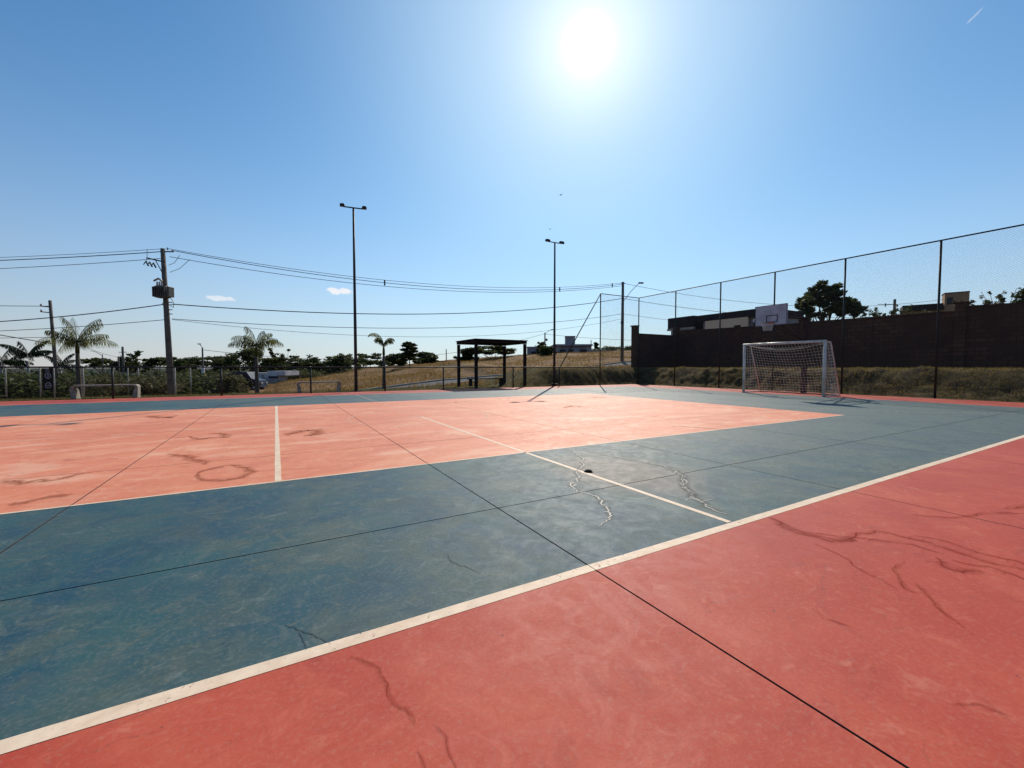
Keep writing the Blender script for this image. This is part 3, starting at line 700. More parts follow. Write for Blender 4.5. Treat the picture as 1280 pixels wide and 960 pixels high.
# ------------------------------------------------------------------ basketball stand
bs = empty('basketball_stand', (19.78, 9.45, 0), 'basketball hoop stand rising behind the futsal goal', 'basketball hoop')
def bl(x, y, z): return (x-19.78, y-9.45, z)
MB().box((0, 0, 1.6), (.17, .17, 3.3), bev=.01).build('post', M['rust_dark'], bs)
for yy in (9.12, 9.55):
    MB().tube([bl(19.78, 9.45, 3.15), bl(18.6, yy, 3.2), bl(17.0, yy, 3.25)], .03, 8).build('arm', M['rust_dark'], bs, True)
    MB().tube([bl(19.78, 9.45, 2.2), bl(17.03, yy, 2.85)], .025, 8).build('brace', M['rust_dark'], bs, True)
BX, BY0, BY1, BZ0, BZ1 = 16.9, 8.71, 9.93, 2.725, 3.525
bd = MB().box(bl(BX+.02, (BY0+BY1)/2, (BZ0+BZ1)/2), (.04, BY1-BY0, BZ1-BZ0), bev=.004).build('backboard', M['board_white'], bs)
fr = MB()
for a, b_, c, d in ((BY0, BY1, BZ0, BZ0+.02), (BY0, BY1, BZ1-.02, BZ1), (BY0, BY0+.02, BZ0+.02, BZ1-.02), (BY1-.02, BY1, BZ0+.02, BZ1-.02)):
    fr.box(bl(BX-.003, (a+b_)/2, (c+d)/2), (.008, b_-a, d-c))
fr.build('edge_line', M['black_paint'], bd)
fr = MB(); yc = 9.27; hwid = .215; zb = 2.85; zt = 3.13
for a, b_, c, d in ((yc-hwid, yc+hwid, zb, zb+.028), (yc-hwid, yc+hwid, zt-.028, zt), (yc-hwid, yc-hwid+.028, zb+.028, zt-.028), (yc+hwid-.028, yc+hwid, zb+.028, zt-.028)):
    fr.box(bl(BX-.003, (a+b_)/2, (c+d)/2), (.008, b_-a, d-c))
fr.build('target_square', M['black_paint'], bd)
rc = (16.62, 9.27, 2.80)
rim = MB().tube([bl(rc[0]+.22*math.cos(a), rc[1]+.22*math.sin(a), rc[2]) for a in [k*2*math.pi/24 for k in range(25)]], .011, 8)
rim.build('rim', M['rim'], bs, True)
MB().box(bl(16.87, 9.27, 2.80), (.06, .16, .1), bev=.008).tube([bl(16.85, 9.2, 2.76), bl(16.7, 9.12, 2.79)], .01, 6).build('rim_bracket', M['rim'], bs)
hn = MB()
for k in range(12):
    for sg in (1, -1):
        pts = []
        for q in range(6):
            a = 2*math.pi*k/12+sg*q*.26; r = .22-.085*(q/5)**.7; pts.append(bl(rc[0]+r*math.cos(a), rc[1]+r*math.sin(a), rc[2]-.01-.055*q))
        hn.tube(pts, .0045, 3, False)
hn.build('hoop_net', M['net_white'], bs)['kind'] = 'stuff'

# ------------------------------------------------------------------ floodlights
def floodlight(x, y, h, lab, ry):
    t = empty('floodlight_pole', (x, y, tz(x, y)), lab, 'floodlight', 'floodlight poles behind the court')
    h -= tz(x, y)
    MB().tube([(0, 0, -.1), (0, 0, h*.5), (0, 0, h)], [.075, .06, .045], 12).build('pole', M['dark_steel'], t, True)
    MB().box((0, 0, .03), (.34, .34, .04), bev=.005).build('base_plate', M['dark_steel'], t)
    a = Vector((math.cos(ry), math.sin(ry), -.02)); b = MB().tube([-a*.42+Vector((0, 0, h)), a*.42+Vector((0, 0, h))], .03, 8).build('crossarm', M['dark_steel'], t, True)
    for s in (-1, 1):
        p = a*(.46*s)+Vector((0, 0, h+.05))
        hd = MB().box(p, (.20, .32, .12), rz=ry, bev=.02, rx=R(18)).build('lamp_head', M['dark_steel'], t)
        MB().box(p+Vector((0, 0, -.07)), (.16, .26, .012), rz=ry, rx=R(18)).build('lens', M['lens'], hd)
        MB().box(p+Vector((0, 0, .075)), (.14, .2, .03), rz=ry, bev=.006, rx=R(18)).build('ballast_box', M['dark_steel'], hd)
    return t
floodlight(3.17, 20.0, 8.22, 'tall double headed floodlight pole, left of the two, near the darker bench', R(-12))
floodlight(14.15, 20.0, 8.28, 'double headed floodlight pole beside the dark shelter, right one of the two', R(-6))

# ------------------------------------------------------------------ benches
def bench(x0, x1, y, lab):
    L = x1-x0; zc = tz((x0+x1)/2, y)
    t = empty('concrete_bench', ((x0+x1)/2, y, zc), lab, 'bench', 'concrete benches behind the low fence')
    top = []; h = .47-zc; th = .05; n = 6; hl = L/2
    outer = [(-hl, 0)]+[(-hl+.10*(1-math.cos(a)), h-.10+.10*math.sin(a)) for a in [k*math.pi/2/n for k in range(n+1)]]
    outer += [(-x, z) for x, z in reversed(outer)]
    seat = [p for p in outer if p[1] > h-.101]; inner = [(x*(1-th*1.6/hl) , z-th) for x, z in reversed(seat)]
    MB().extrude(seat+inner, -.2, .2, ((0, 0, 0), (1, 0, 0), (0, 0, 1), (0, 1, 0))).build('seat', M['concrete'], t)
    for s in (-1, 1):
        leg = [(-s*.0+s*(hl), h-.105), (s*(hl-.12), h-.175), (s*(hl-.17), -.03), (s*(hl-.02), -.03)]
        if s < 0: leg = leg[::-1]
        MB().extrude(leg, -.19, .19, ((0, 0, 0), (1, 0, 0), (0, 0, 1), (0, 1, 0))).build('leg', M['concrete'], t)
    return t
bench(-6.22, -4.42, 20.3, 'pale concrete bench at the far left, below the big palm')
bench(.80, 2.55, 20.35, 'darker concrete bench between the royal palm and the floodlight pole')

# ------------------------------------------------------------------ shelter
x0, x1, y0, y1 = 9.25, 12.45, 20.3, 22.9
sh = empty('shelter', ((x0+x1)/2, (y0+y1)/2, 0), 'black timber pergola shelter with four posts and flat roof', 'shelter')
hx, hy = (x1-x0)/2, (y1-y0)/2
pm = MB().box((0, 0, 1.16), (.15, .15, 2.5), bev=.01).mesh('post', M['timber'])
for a in (-1, 1):
    for b_ in (-1, 1): link('post', pm, sh, (a*(hx-.08), b_*(hy-.08), 0))
for b_ in (-1, 1): MB().box((0, b_*(hy-.08), 2.50), (2*hx+.06, .1, .15), bev=.008).build('beam', M['timber'], sh)
for a in (-1, 1): MB().box((a*(hx-.08), 0, 2.50), (.1, 2*hy-.29, .146), bev=.008).build('beam', M['timber'], sh)
rm = MB().box((0, 0, 0), (.07, 2*hy-.3, .13), bev=.006).mesh('rafter', M['timber'])
for k in range(6): link('rafter', rm, sh, (-hx+.45+k*(2*hx-.9)/5, 0, 2.51))
MB().box((0, 0, 2.60), (2*hx+.12, 2*hy+.12, .04), bev=.008).build('roof', M['timber'], sh)
MB().box((0, .7, .42), (2.3, .4, .06), bev=.008).box((-1.0, .7, .2), (.08, .34, .4)).box((1.0, .7, .2), (.08, .34, .4)).build('seat', M['timber'], sh)

# ------------------------------------------------------------------ wall on the bank
WX = 27.2; WZ = 1.0
bw = empty('block_wall', (WX, 22.1, WZ), 'long dark concrete block wall standing on top of the bank', 'wall')
def wseg(y0, y1, h0, h1, nm='wall_panel'):
    mb = MB(); o = bw.location
    mb.extrude([(y0-o.y, -.6), (y1-o.y, -.6), (y1-o.y, h1-WZ), (y0-o.y, h0-WZ)], -.09, .09, ((0, 0, 0), (0, 1, 0), (0, 0, 1), (1, 0, 0)))
    mb.build(nm, M['wall'], bw)
    mb = MB(); mb.extrude([(y0-o.y, h0-WZ+.002), (y1-o.y, h1-WZ+.002), (y1-o.y, h1-WZ+.06), (y0-o.y, h0-WZ+.06)], -.13, .13, ((0, 0, 0), (0, 1, 0), (0, 0, 1), (1, 0, 0)))
    mb.build('coping', M['wall'], bw)
wseg(13.25, 21.9, 3.66, 3.84); wseg(6.74, 12.95, 3.62, 3.70); wseg(-1.2, 6.36, 3.52, 3.80); wseg(-9, -1.5, 3.5, 3.6)
def pier(x, y, h, s=.34):
    MB().box((x-WX, y-22.1, (h-WZ)/2-.3), (s, s, h-WZ+.6), bev=.01).build('pier', M['wall'], bw)
    MB().box((x-WX, y-22.1, h-WZ+.035), (s+.12, s+.12, .07), bev=.01).build('pier_cap', M['wall'], bw)
pier(WX, 22.1, 4.12, .38); pier(WX, 13.1, 3.84, .3); pier(WX, 6.55, 3.98, .38); pier(WX, -1.35, 3.7); pier(22.75, 22.1, 4.05, .36); pier(WX, 17.6, 3.72, .26); pier(WX, 9.9, 3.62, .26)
mb = MB().extrude([(22.93-WX, -.6), (26.99-WX, -.6), (26.99-WX, 3.5-WZ), (22.93-WX, 3.5-WZ)], -.09, .09, ((0, 0, 0), (1, 0, 0), (0, 0, 1), (0, -1, 0)))
mb.build('wall_panel', M['wall'], bw)
MB().box(((22.93+26.99)/2-WX, 0, 3.53-WZ), (4.06, .26, .06)).build('coping', M['wall'], bw)

# ------------------------------------------------------------------ trees
# ground position and height from a bearing (u), a level (v) and the distance ahead
def at(u, d):
    r = (u-640)/522*d; return d*math.cos(HEAD)+r*math.sin(HEAD), d*math.sin(HEAD)-r*math.cos(HEAD)
def hz_(v, d): return 1.1+(459-v)/522*d
def leaf_cloud(blobs, n, size, m, name, parent, flat=.35):
    w_ = np.array([b[3]*b[4]*b[5] for b in blobs])**.75; w_ /= w_.sum(); i = rng.choice(len(blobs), n, p=w_)
    B = np.array(blobs)[i]; d = rng.normal(size=(n, 3)); d /= np.linalg.norm(d, axis=1)[:, None]
    rr = rng.uniform(0, 1, n)**.45*rng.uniform(.75, 1.12, n)
    c = B[:, :3]+d*B[:, 3:6]*rr[:, None]
    a = rng.normal(size=(n, 3)); a[:, 2] *= flat; a /= np.linalg.norm(a, axis=1)[:, None]
    b2 = np.cross(a, rng.normal(size=(n, 3))); b2 /= np.linalg.norm(b2, axis=1)[:, None]
    s = size*rng.uniform(.5, 1.3, n)[:, None]
    V = np.stack([c-a*s, c+b2*s*.5, c+a*s, c-b2*s*.45], 1).reshape(-1, 3)
    return link(name, np_mesh(name, V, np.arange(n*4).reshape(n, 4), m), parent)
def limb_tube(mb, p, q, r0, r1, wig=.12):
    p, q = Vector(p), Vector(q); L = (q-p).length; pts = []
    for k in range(5):
        t = k/4; pts.append(p.lerp(q, t)+Vector((random.uniform(-1, 1), random.uniform(-1, 1), 0))*wig*L*math.sin(math.pi*t)*.5)
    mb.tube(pts, [r0+(r1-r0)*k/4 for k in range(5)], 6)
def tree(x, y, z0, h, rx, kind, lab, leaf='leaf_dark', n=3500, ls=.2, group=None, name='tree', trunk_h=None):
    t = empty(name, (x, y, z0), lab, 'tree', group); mb = MB(); blobs = []; tops = []
    if kind == 'umbrella':
        th = h*(trunk_h or .45); nb = 7
        mb.tube([(0, 0, -.3), (.1, 0, th*.5), (0, .05, th*.55)], [h*.03, h*.024, h*.022], 8)
        for k in range(nb+5):
            a = 2*math.pi*k/(nb)+random.uniform(-.3, .3); rr = rx*random.uniform(.35, .85); tip = (math.cos(a)*rr, math.sin(a)*rr, h*random.uniform(.68, .9)-.12*rr)
            limb_tube(mb, (0, .05, th*.5), tip, h*.015, h*.005)
            for q in range(3):
                blobs.append((tip[0]+random.uniform(-.2, .2)*rx, tip[1]+random.uniform(-.2, .2)*rx, tip[2]+random.uniform(-.02, .1)*h, rx*random.uniform(.12, .24), rx*random.uniform(.12, .24), h*random.uniform(.04, .09)))
        for q in range(5): blobs.append((random.uniform(-.35, .35)*rx, random.uniform(-.35, .35)*rx, h*random.uniform(.84, .95), rx*.25, rx*.25, h*.05))
    elif kind == 'dome':
        th = h*.30; mb.tube([(0, 0, -.3), (.05, 0, th*.5), (0, 0, th)], [h*.03, h*.025, h*.022], 8)
        for k in range(95):
            a = k*2.39996; f = math.sqrt((k+.5)/95); rr = rx*f*random.uniform(.78, 1); zz = h*(.95-.34*f*f)-random.uniform(0, .24)*h*(1-.5*f)
            tip = (math.cos(a)*rr, math.sin(a)*rr, zz)
            if k % 4 == 1: limb_tube(mb, (0, 0, th*random.uniform(.7, 1)), tip, h*.010, h*.003)
            blobs.append((*tip, rx*random.uniform(.10, .18), rx*random.uniform(.10, .18), h*random.uniform(.022, .05)))
    elif kind == 'bushy':
        th = h*(trunk_h or .25)
        mb.tube([(0, 0, -.3), (.05, 0, th), (0, 0, h*.6)], [h*.03, h*.025, h*.01], 8)
        for k in range(13):
            a = random.uniform(0, 6.28); rr = rx*random.uniform(.1, .72); zz = th+(h-th)*random.uniform(.12, .85)
            rr *= math.sin(math.pi*min(1, max(.15, (zz-th)/(h-th)*.75+.2)))
            tip = (math.cos(a)*rr, math.sin(a)*rr, zz); limb_tube(mb, (0, 0, th*.8), tip, h*.013, h*.004)
            s = rx*random.uniform(.2, .42); blobs.append((*tip, s, s, min(s*.8, h*.13)))
            for q in range(3): blobs.append((tip[0]+random.uniform(-.5, .5)*rx*.6, tip[1]+random.uniform(-.5, .5)*rx*.6, tip[2]+random.uniform(-.2, .14)*h, s*.45, s*.45, min(s*.4, h*.07)))
        blobs.append((0, 0, h*.88, rx*.35, rx*.35, h*.1))
    elif kind == 'sparse':
        mb.tube([(0, 0, -.3), (0, 0, h*.35)], [h*.018, h*.013], 6)
        for k in range(30):
            a = random.uniform(0, 6.28); rr = rx*random.uniform(.1, 1.0); tip = (math.cos(a)*rr, math.sin(a)*rr, h*random.uniform(.5, 1))
            limb_tube(mb, (0, 0, h*random.uniform(.15, .35)), tip, h*.008, h*.002, .2)
            for q in range(4):
                f = random.uniform(.5, 1); blobs.append((tip[0]*f, tip[1]*f, h*.25+(tip[2]-h*.25)*f, rx*.13, rx*.13, h*.035))
    elif kind == 'pine':
        mb.tube([(0, 0, -.3), (0, 0, h*.95)], [h*.025, h*.006], 7)
        for k in range(15):
            zz = h*(.22+.76*k/15); a = k*2.4; rr = rx*(1-.55*k/15)*random.uniform(.5, 1)
            tip = (math.cos(a)*rr, math.sin(a)*rr, zz+h*.03); limb_tube(mb, (0, 0, zz), tip, h*.007, h*.002)
            s = rx*random.uniform(.28, .5); blobs.append((tip[0]*.75, tip[1]*.75, tip[2], s, s, h*.05))
        blobs.append((0, 0, h*.94, rx*.25, rx*.25, h*.06))
    mb.build('trunk', M['bark'], t, True)
    leaf_cloud(blobs, n, ls, M[leaf], 'crown', t)
    return t

def palm(x, y, z0, trunk, fl, nf, lab, leaf='palm_leaf', bark='palm_bark', r=.12, droop=.9, angs=None, lean=(0, 0), shaft=True, leaflet=.55, group='palms'):
    t = empty('palm_tree', (x, y, z0), lab, 'palm tree', group)
    if angs: nf = len(angs)
    top = Vector((lean[0], lean[1], trunk))
    MB().tube([(0, 0, -.3), (0, 0, .15), (lean[0]*.3, lean[1]*.3, trunk*.5), top], [r*1.5, r*1.25, r, r*.75], 10).build('trunk', M[bark], t, True)
    c0 = top+Vector((0, 0, .55*(fl/1.8)))
    if shaft: MB().tube([top, (top+c0)/2, c0], [r*.85, r*.8, r*.35], 10).build('crownshaft', M['palm_leaf'], t, True)
    for k in range(nf):
        if angs: az, up, L = angs[k]
        else: az = k*2.4+random.uniform(-.2, .2); up = random.uniform(-.1, 1.25); L = fl*random.uniform(.85, 1.1)
        d = Vector((math.cos(az), math.sin(az), 0)); pts = []; p = c0.copy(); e = up; n = 12
        for q in range(n+1):
            pts.append(p.copy()); p = p+(d*math.cos(e)+Vector((0, 0, math.sin(e))))*L/n; e -= droop*1.9/n*(.4+1.2*q/n)
        mb = MB().tube(pts, [.022*(1-.8*q/n) for q in range(n+1)], 4)
        side = Vector((-d.y, d.x, 0)); m_ = 38
        for q in range(3, m_):
            f = q/m_*n; i = min(int(f), n-1); c = pts[i].lerp(pts[i+1], f-i); tg = (pts[i+1]-pts[i]).normalized()
            ll = leaflet*fl/1.9*math.sin(math.pi*(.12+.82*q/m_))**.6
            for s in (-1, 1):
                o_ = side*s*random.uniform(.25, .6)+tg*random.uniform(.15, .45)+Vector((0, 0, -.75-random.uniform(0, .6)-max(0, .4-abs(tg.z))))
                o_.normalize(); e1 = c+o_*ll*.55+Vector((0, 0, .03)); e2 = c+o_*ll+Vector((0, 0, -.08*ll)); wv = tg*(.014 if shaft else .03)*fl/1.9
                mb.add([c-wv*.5, c+wv*.5, e1+wv, e2, e1-wv], [(0, 1, 2, 4), (4, 2, 3)])
        mb.build('frond', M[leaf], t)
    return t
rt = HEAD-math.pi/2      # azimuth of the viewer's right
# (azimuth, upward angle, length) for the fronds one can see in the photograph
palm(*at(321, 24), tz(*at(321, 24)), 1.75-tz(*at(321, 24)), 1.75, 9, 'small palm with pale arching fronds standing between the van and the white walls', r=.11,
     angs=[(rt+.1, .62, 1.65), (rt+.45, .9, 1.3), (rt+3.05, .85, 1.75), (rt+3.5, .6, 1.5), (rt+2.9, 1.15, 1.2), (rt+1.5, 1.42, 1.35), (rt+4.5, 1.5, 1.45), (rt+.6, 1.3, 1.25), (rt+5.6, .35, 1.2)], droop=.85)
palm(*at(98, 27), -1, 3.0, 2.3, 11, 'bushy palm overlapping the thin pole at the far left, with long drooping fronds', r=.13,
     angs=[(rt+.05, .30, 2.6), (rt+.3, .65, 1.8), (rt-.5, .2, 1.7), (rt+3.1, .35, 3.0), (rt+2.8, .1, 2.3), (rt+3.6, .8, 1.7), (rt+1.0, 1.3, 2.1), (rt+4.4, 1.5, 1.8), (rt+2.5, 1.25, 2.3), (rt+.5, 1.15, 1.9), (rt+5.2, .3, 1.5), (rt+3.0, 1.05, 1.5)], droop=.55)
palm(*at(480, 23.5), -.1, 1.9, 1.7, 8, 'thin palm with wilted drooping fronds just right of the left floodlight pole', r=.085,
     angs=[(rt+3.2, 1.45, 1.35), (rt+2.9, 1.35, .9), (rt+.2, 1.35, .9), (rt+.4, 1.2, .75), (rt+3.8, 1.3, .7)], droop=1.5, leaflet=.30)
for (px_, y_, h_, f_, lab) in ((36, 57, 4.3, 2.9, 'slim pale trunked palm at the far left with a dark star shaped crown'),
                              (2, 57, 3.5, 3.0, 'palm half cut by the left edge of the view'),
                              (76, 60, 3.0, 2.4, 'short palm just right of the thin leaning pole'),):
    palm(*at(px_, y_), -2.4, h_, f_, 11, lab, leaf='palm_leaf_dark', bark='pale_bark', r=.16, droop=.55, shaft=False)

tree(*at(1030, 46), 1.6, 9.3, 3.5, 'dome', 'large dome shaped tree rising above the block wall to the right of the backboard', n=9500, leaf='leaf_olive_dark', ls=.23, trunk_h=.35)
tree(*at(618, 78), 1.3, 4.0, 5.4, 'umbrella', 'flat spreading tree seen through the shelter', n=4500, ls=.26)
far = [  # bearing, distance, level of the top, half width, kind, leaf, label
 (160, 95, 438, 4.5, 'sparse', 'leaf_dark', 'thin open tree right of the bushy palm, above the fence rail'),
 (134, 100, 447, 6.0, 'umbrella', 'leaf_dark', 'flat dark crown between the bushy palm and the thin open tree'),
 (203, 100, 446, 4.5, 'umbrella', 'leaf_dark', 'small flat crown just left of the transformer pole'),
 (234, 92, 446, 6.0, 'bushy', 'leaf_dark', 'low dark tree just right of the transformer pole'),
 (262, 95, 444, 8.0, 'umbrella', 'leaf_dark', 'wide dark spreading tree behind the small street lamp'),
 (292, 88, 440, 4.6, 'bushy', 'leaf_dark', 'rounded dark tree between the street lamp and the small palm'),
 (318, 85, 434, 4.8, 'bushy', 'leaf_dark', 'darkest tall tree directly behind the small palm'),
 (352, 90, 436, 3.6, 'sparse', 'leaf_olive', 'bare grey twiggy tree right of the small palm'),
 (360, 80, 446, 5.0, 'umbrella', 'leaf_dark', 'flat dark tree below the bare twiggy one'),
 (391, 84, 446, 5.2, 'bushy', 'leaf_mid', 'green rounded tree above the darker bench'),
 (427, 80, 443, 4.6, 'bushy', 'leaf_dark', 'dark rounded tree just left of the left floodlight pole'),
 (460, 92, 441, 5.5, 'umbrella', 'leaf_dark', 'spreading tree just right of the left floodlight pole'),
 (512, 70, 428, 1.9, 'pine', 'leaf_dark', 'narrow tall conifer-like tree between the thin palm and the shelter'),
 (498, 78, 442, 3.0, 'bushy', 'leaf_dark', 'low dark shrub at the foot of the narrow tall tree'),
 (533, 84, 440, 4.2, 'bushy', 'leaf_mid', 'middle green tree right of the narrow tall tree'),
 (586, 80, 436, 2.6, 'bushy', 'leaf_mid', 'round green bush seen between the left posts of the shelter'),
 (682, 78, 432, 3.0, 'bushy', 'leaf_mid', 'green bush left of the pale house with a tower'),
 (676, 90, 424, 1.3, 'sparse', 'leaf_olive', 'small open treetop beside the short lamp pole'),
 (760, 100, 432, 6.5, 'bushy', 'leaf_dark', 'long low dark tree right of the pale house with a tower'),
 (785, 105, 431, 5.5, 'bushy', 'leaf_dark', 'dark tree behind the street light pole, left of the wall corner'),
 (745, 120, 428, 1.0, 'pine', 'leaf_dark', 'tiny lone treetop above the flat annex'),
]
for u, d, v, rx, kind, lf, lab in far:
    x, y = at(u, d); z0 = min(tz(x, y), 1.0) if u > 480 else -3.2
    tree(x, y, z0, hz_(v, d)-z0, rx, kind, lab, lf, 3600, .30)
for u, d, v, rx, kind, lf, lab in [
 (1094, 50, 388, 1.9, 'sparse', 'leaf_olive', 'thin twiggy shrub above the wall beside the large dome tree'),
 (1128, 50, 381, 2.0, 'sparse', 'leaf_olive', 'taller open shrub above the wall left of the tower house'),
 (1110, 47, 384, 2.2, 'sparse', 'leaf_mid', 'low leafy shrub above the wall behind the distant pole'),
 (1146, 44, 386, 2.2, 'sparse', 'leaf_olive', 'low shrub in front of the ochre house above the wall'),
 (1216, 40, 370, 1.8, 'sparse', 'leaf_olive', 'open shrub above the wall just right of the wall pier'),
 (1240, 40, 360, 1.3, 'sparse', 'leaf_olive', 'tallest thin shrub above the wall near the right edge'),
 (1277, 34, 356, 1.5, 'bushy', 'leaf_mid', 'leafy tree cut by the right edge above the wall'),]:
    x, y = at(u, d); tree(x, y, 1.8, hz_(v, d)-1.8, rx, kind, lab, lf, 1900 if kind == 'sparse' else 2600, .15, trunk_h=.3, name='shrub' if 'shrub' in lab else 'tree')

# continuous dark scrub behind the left part of the fence
blobs = []
for k in range(230):
    u = random.uniform(-120, 450); d = random.uniform(44, 74) if u < 330 else random.uniform(72, 86)
    x, y = at(u, d); zt = 1.05+random.uniform(-1.6, .05)*(1 if u < 330 else .6)
    if 290 < u < 375: continue
    rzz = random.uniform(.8, 1.5); blobs.append((x, y, zt-rzz, random.uniform(1.3, 3.2), random.uniform(1.3, 3.2), rzz))
    blobs.append((x, y, zt-rzz*2.2, 3.0, 3.0, 1.4))
o = leaf_cloud(blobs, 60000, .26, M['leaf_dark'], 'undergrowth', None); tag(o, 'dark tangled scrub behind the left half of the low fence', 'undergrowth', None, 'stuff')
blobs = []
for k in range(50):
    u = random.choice([random.uniform(95, 150), random.uniform(178, 215), random.uniform(280, 300), random.uniform(365, 420)]); d = random.uniform(38, 43) if u < 360 else 66; x, y = at(u, d)
    blobs.append((x, y, random.uniform(-1.3, -.1), 1.3, 1.3, random.uniform(.5, .9)))
o = leaf_cloud(blobs, 14000, .16, M['leaf_olive'], 'low_bushes', None); tag(o, 'olive green low bushes in front of the dark scrub', 'bushes', None, 'stuff')

# ------------------------------------------------------------------ utility poles and wires
P1 = Vector((-6.55, 38.2, 0)); P2 = Vector((37.5, 38.5, 0)); P3 = Vector((*at(72, 45), 0)); P0 = Vector((-39, 58.6, 0)); P4 = Vector((83, 33, 0))
def upole(p, z0, h, r0, r1, lab, name='utility_pole', lean=(0, 0)):
    t = empty(name, (p.x, p.y, z0), lab, 'utility pole')
    MB().tube([(0, 0, -.6), (lean[0]*.5, lean[1]*.5, h*.5), (lean[0], lean[1], h)], [r0, (r0+r1)/2, r1], 12).build('pole', M['pole_concrete'], t, True)
    return t
p1 = upole(P1, -1.0, 10.5, .21, .135, 'thick utility pole carrying a grey transformer, left of the small palm', lean=(-.25, .1))
def bx(parent, name, m, *a, **k): return MB().box(*a, **k).build(name, m, parent)
ca = rt
def off(r_, u_, z): return Vector((math.cos(rt)*r_-math.sin(rt)*u_, math.sin(rt)*r_+math.cos(rt)*u_, z))
tr = bx(p1, 'transformer', M['transformer'], off(-.05, -.42, 7.38), (.82, .55, .82), rz=rt, bev=.05)
for k in range(7): MB().box(off(-.43+k*.13, -.76, 7.36), (.03, .1, .66), rz=rt).build('cooling_fin', M['transformer'], tr)
for s in (-.54, .5):
    MB().box(off(s, -.42, 7.38), (.14, .5, .7), rz=rt, bev=.02).build('radiator', M['transformer'], tr)
for k in range(3):
    c = off(-.42+k*.16, -.42, 7.8)
    MB().lathe([(.05, 0), (.07, .05), (.04, .09), (.07, .14), (.04, .19), (.06, .24), (.02, .32)], c, 10).build('bushing', M['porcelain'], tr, True)
MB().tube([off(-.62, -.45, 8.16), off(-.3, -.45, 8.32), off(-.05, -.42, 8.12)], .07, 8).build('surge_arrester', M['porcelain'], tr, True)
MB().tube([off(-.1, -.1, 9.55), off(-1.25, -.25, 9.80)], .045, 6).tube([off(-.15, -.1, 8.5), off(-.65, -.2, 9.62)], .03, 6).build('crossarm', M['dark_steel'], p1)
for k in range(3):
    q = off(-1.25+k*.26, -.3, 9.58-k*.06)
    MB().tube([q, q+Vector((0, 0, -.05)), off(-1.05+k*.26, -.35, 9.22-k*.06)], .05, 6).tube([q, off(-1.4+k*.26, -.35, 9.3-k*.06)], .03, 5).build('fuse_cutout', M['dark_steel'], p1)
for i, (dr, z) in enumerate(((-.35, 10.38), (.05, 10.52), (.4, 10.38))):
    MB().lathe([(.02, -.12), (.05, -.06), (.03, -.02), (.05, .03), (.02, .08)], off(dr, 0, z), 8).build('insulator', M['porcelain'], p1, True)
MB().box(off(.0, 0, 10.3), (.95, .07, .07), rz=rt).build('crossarm', M['dark_steel'], p1)
for k, z in enumerate((6.72, 6.55, 6.2, 5.9)): MB().tube([off(-.24, 0, z), off(.24, 0, z)], .03, 6).build('bracket', M['dark_steel'], p1)
for s in (-1, 1):
    MB().tube([off(s*.2, 0, 7.0), off(s*.42, -.05, 6.6), off(s*.3, 0, 6.35), off(s*.12, 0, 6.5)], .022, 5).build('loop_cable', M['cable'], p1)

p2 = upole(P2, 1.5, 10.1, .21, .15, 'slim utility pole with a street light arm behind the braced fence corner')
MB().tube([(0, 0, 7.6), tuple(off(.9, -.5, 8.9)), tuple(off(1.7, -.8, 9.75))], .035, 6).build('lamp_arm', M['dark_steel'], p2, True)
MB().box(off(1.95, -.9, 9.8), (.62, .26, .16), rz=rt, bev=.04).build('street_lamp', M['dark_steel'], p2)
MB().box(off(-.1, -.2, 5.1), (.3, .2, .35), rz=rt, bev=.02).build('junction_box', M['dark_steel'], p2)
MB().box(off(0, 0, 9.95), (.6, .07, .07), rz=rt).build('crossarm', M['dark_steel'], p2)
p3 = upole(P3, -2.6, 10.8, .18, .13, 'dark utility pole leaning slightly among the palms at the far left', lean=(-.30, -.10))
for z in (10.1, 9.5):
    MB().tube([(-.28, -.10, z), tuple(Vector((-.28, -.10, z))+off(-1.0, 0, .1))], .05, 6).build('crossarm', M['dark_steel'], p3)
    MB().lathe([(.05, 0), (.12, .1), (.05, .16), (.1, .24), (.03, .3)], Vector((-.28, -.10, z))+off(-1.0, 0, .05), 8).build('insulator', M['porcelain'], p3, True)
p4 = upole(Vector((*at(154.5, 92), 0)), -3, 8.6, .26, .2, 'distant thin pole with a lamp, right of the bushy palm')
MB().box((0, 0, 7.4), (1.8, .12, .12), rz=rt).build('crossarm', M['dark_steel'], p4)
p5 = upole(Vector((*at(149, 70), 0)), -2.5, 5.4, .12, .1, 'short pale post just left of the distant thin pole')
x, y = at(254, 60)
l1 = upole(Vector((x, y, 0)), -2, 5.9, .14, .1, 'small street lamp post with a pale banner, right of the transformer pole', 'street_lamp')
MB().tube([(0, 0, 5.9), tuple(off(-.3, 0, 6.3))], .04, 6).build('lamp_arm', M['dark_steel'], l1); MB().box(off(-.42, 0, 6.42), (.42, .2, .14), rz=rt, bev=.03).build('lamp_head', M['dark_steel'], l1)
MB().lathe([(.12, 1.6), (.2, 1.75), (.22, 2.4), (.2, 2.9), (.12, 3.0)], n=12).build('banner', M['plaster_white'], l1, True)
x, y = at(681, 85)
l2 = upole(Vector((x, y, 0)), 2.2, 5.9, .16, .12, 'short pole with a lamp left of the right floodlight pole', 'street_lamp')
MB().tube([(0, 0, 5.6), tuple(off(.9, 0, 6.3)), tuple(off(1.3, 0, 6.5))], .04, 6).build('lamp_arm', M['dark_steel'], l2)
MB().box(off(1.5, 0, 6.5), (.6, .25, .15), rz=rt, bev=.03).build('lamp_head', M['dark_steel'], l2)
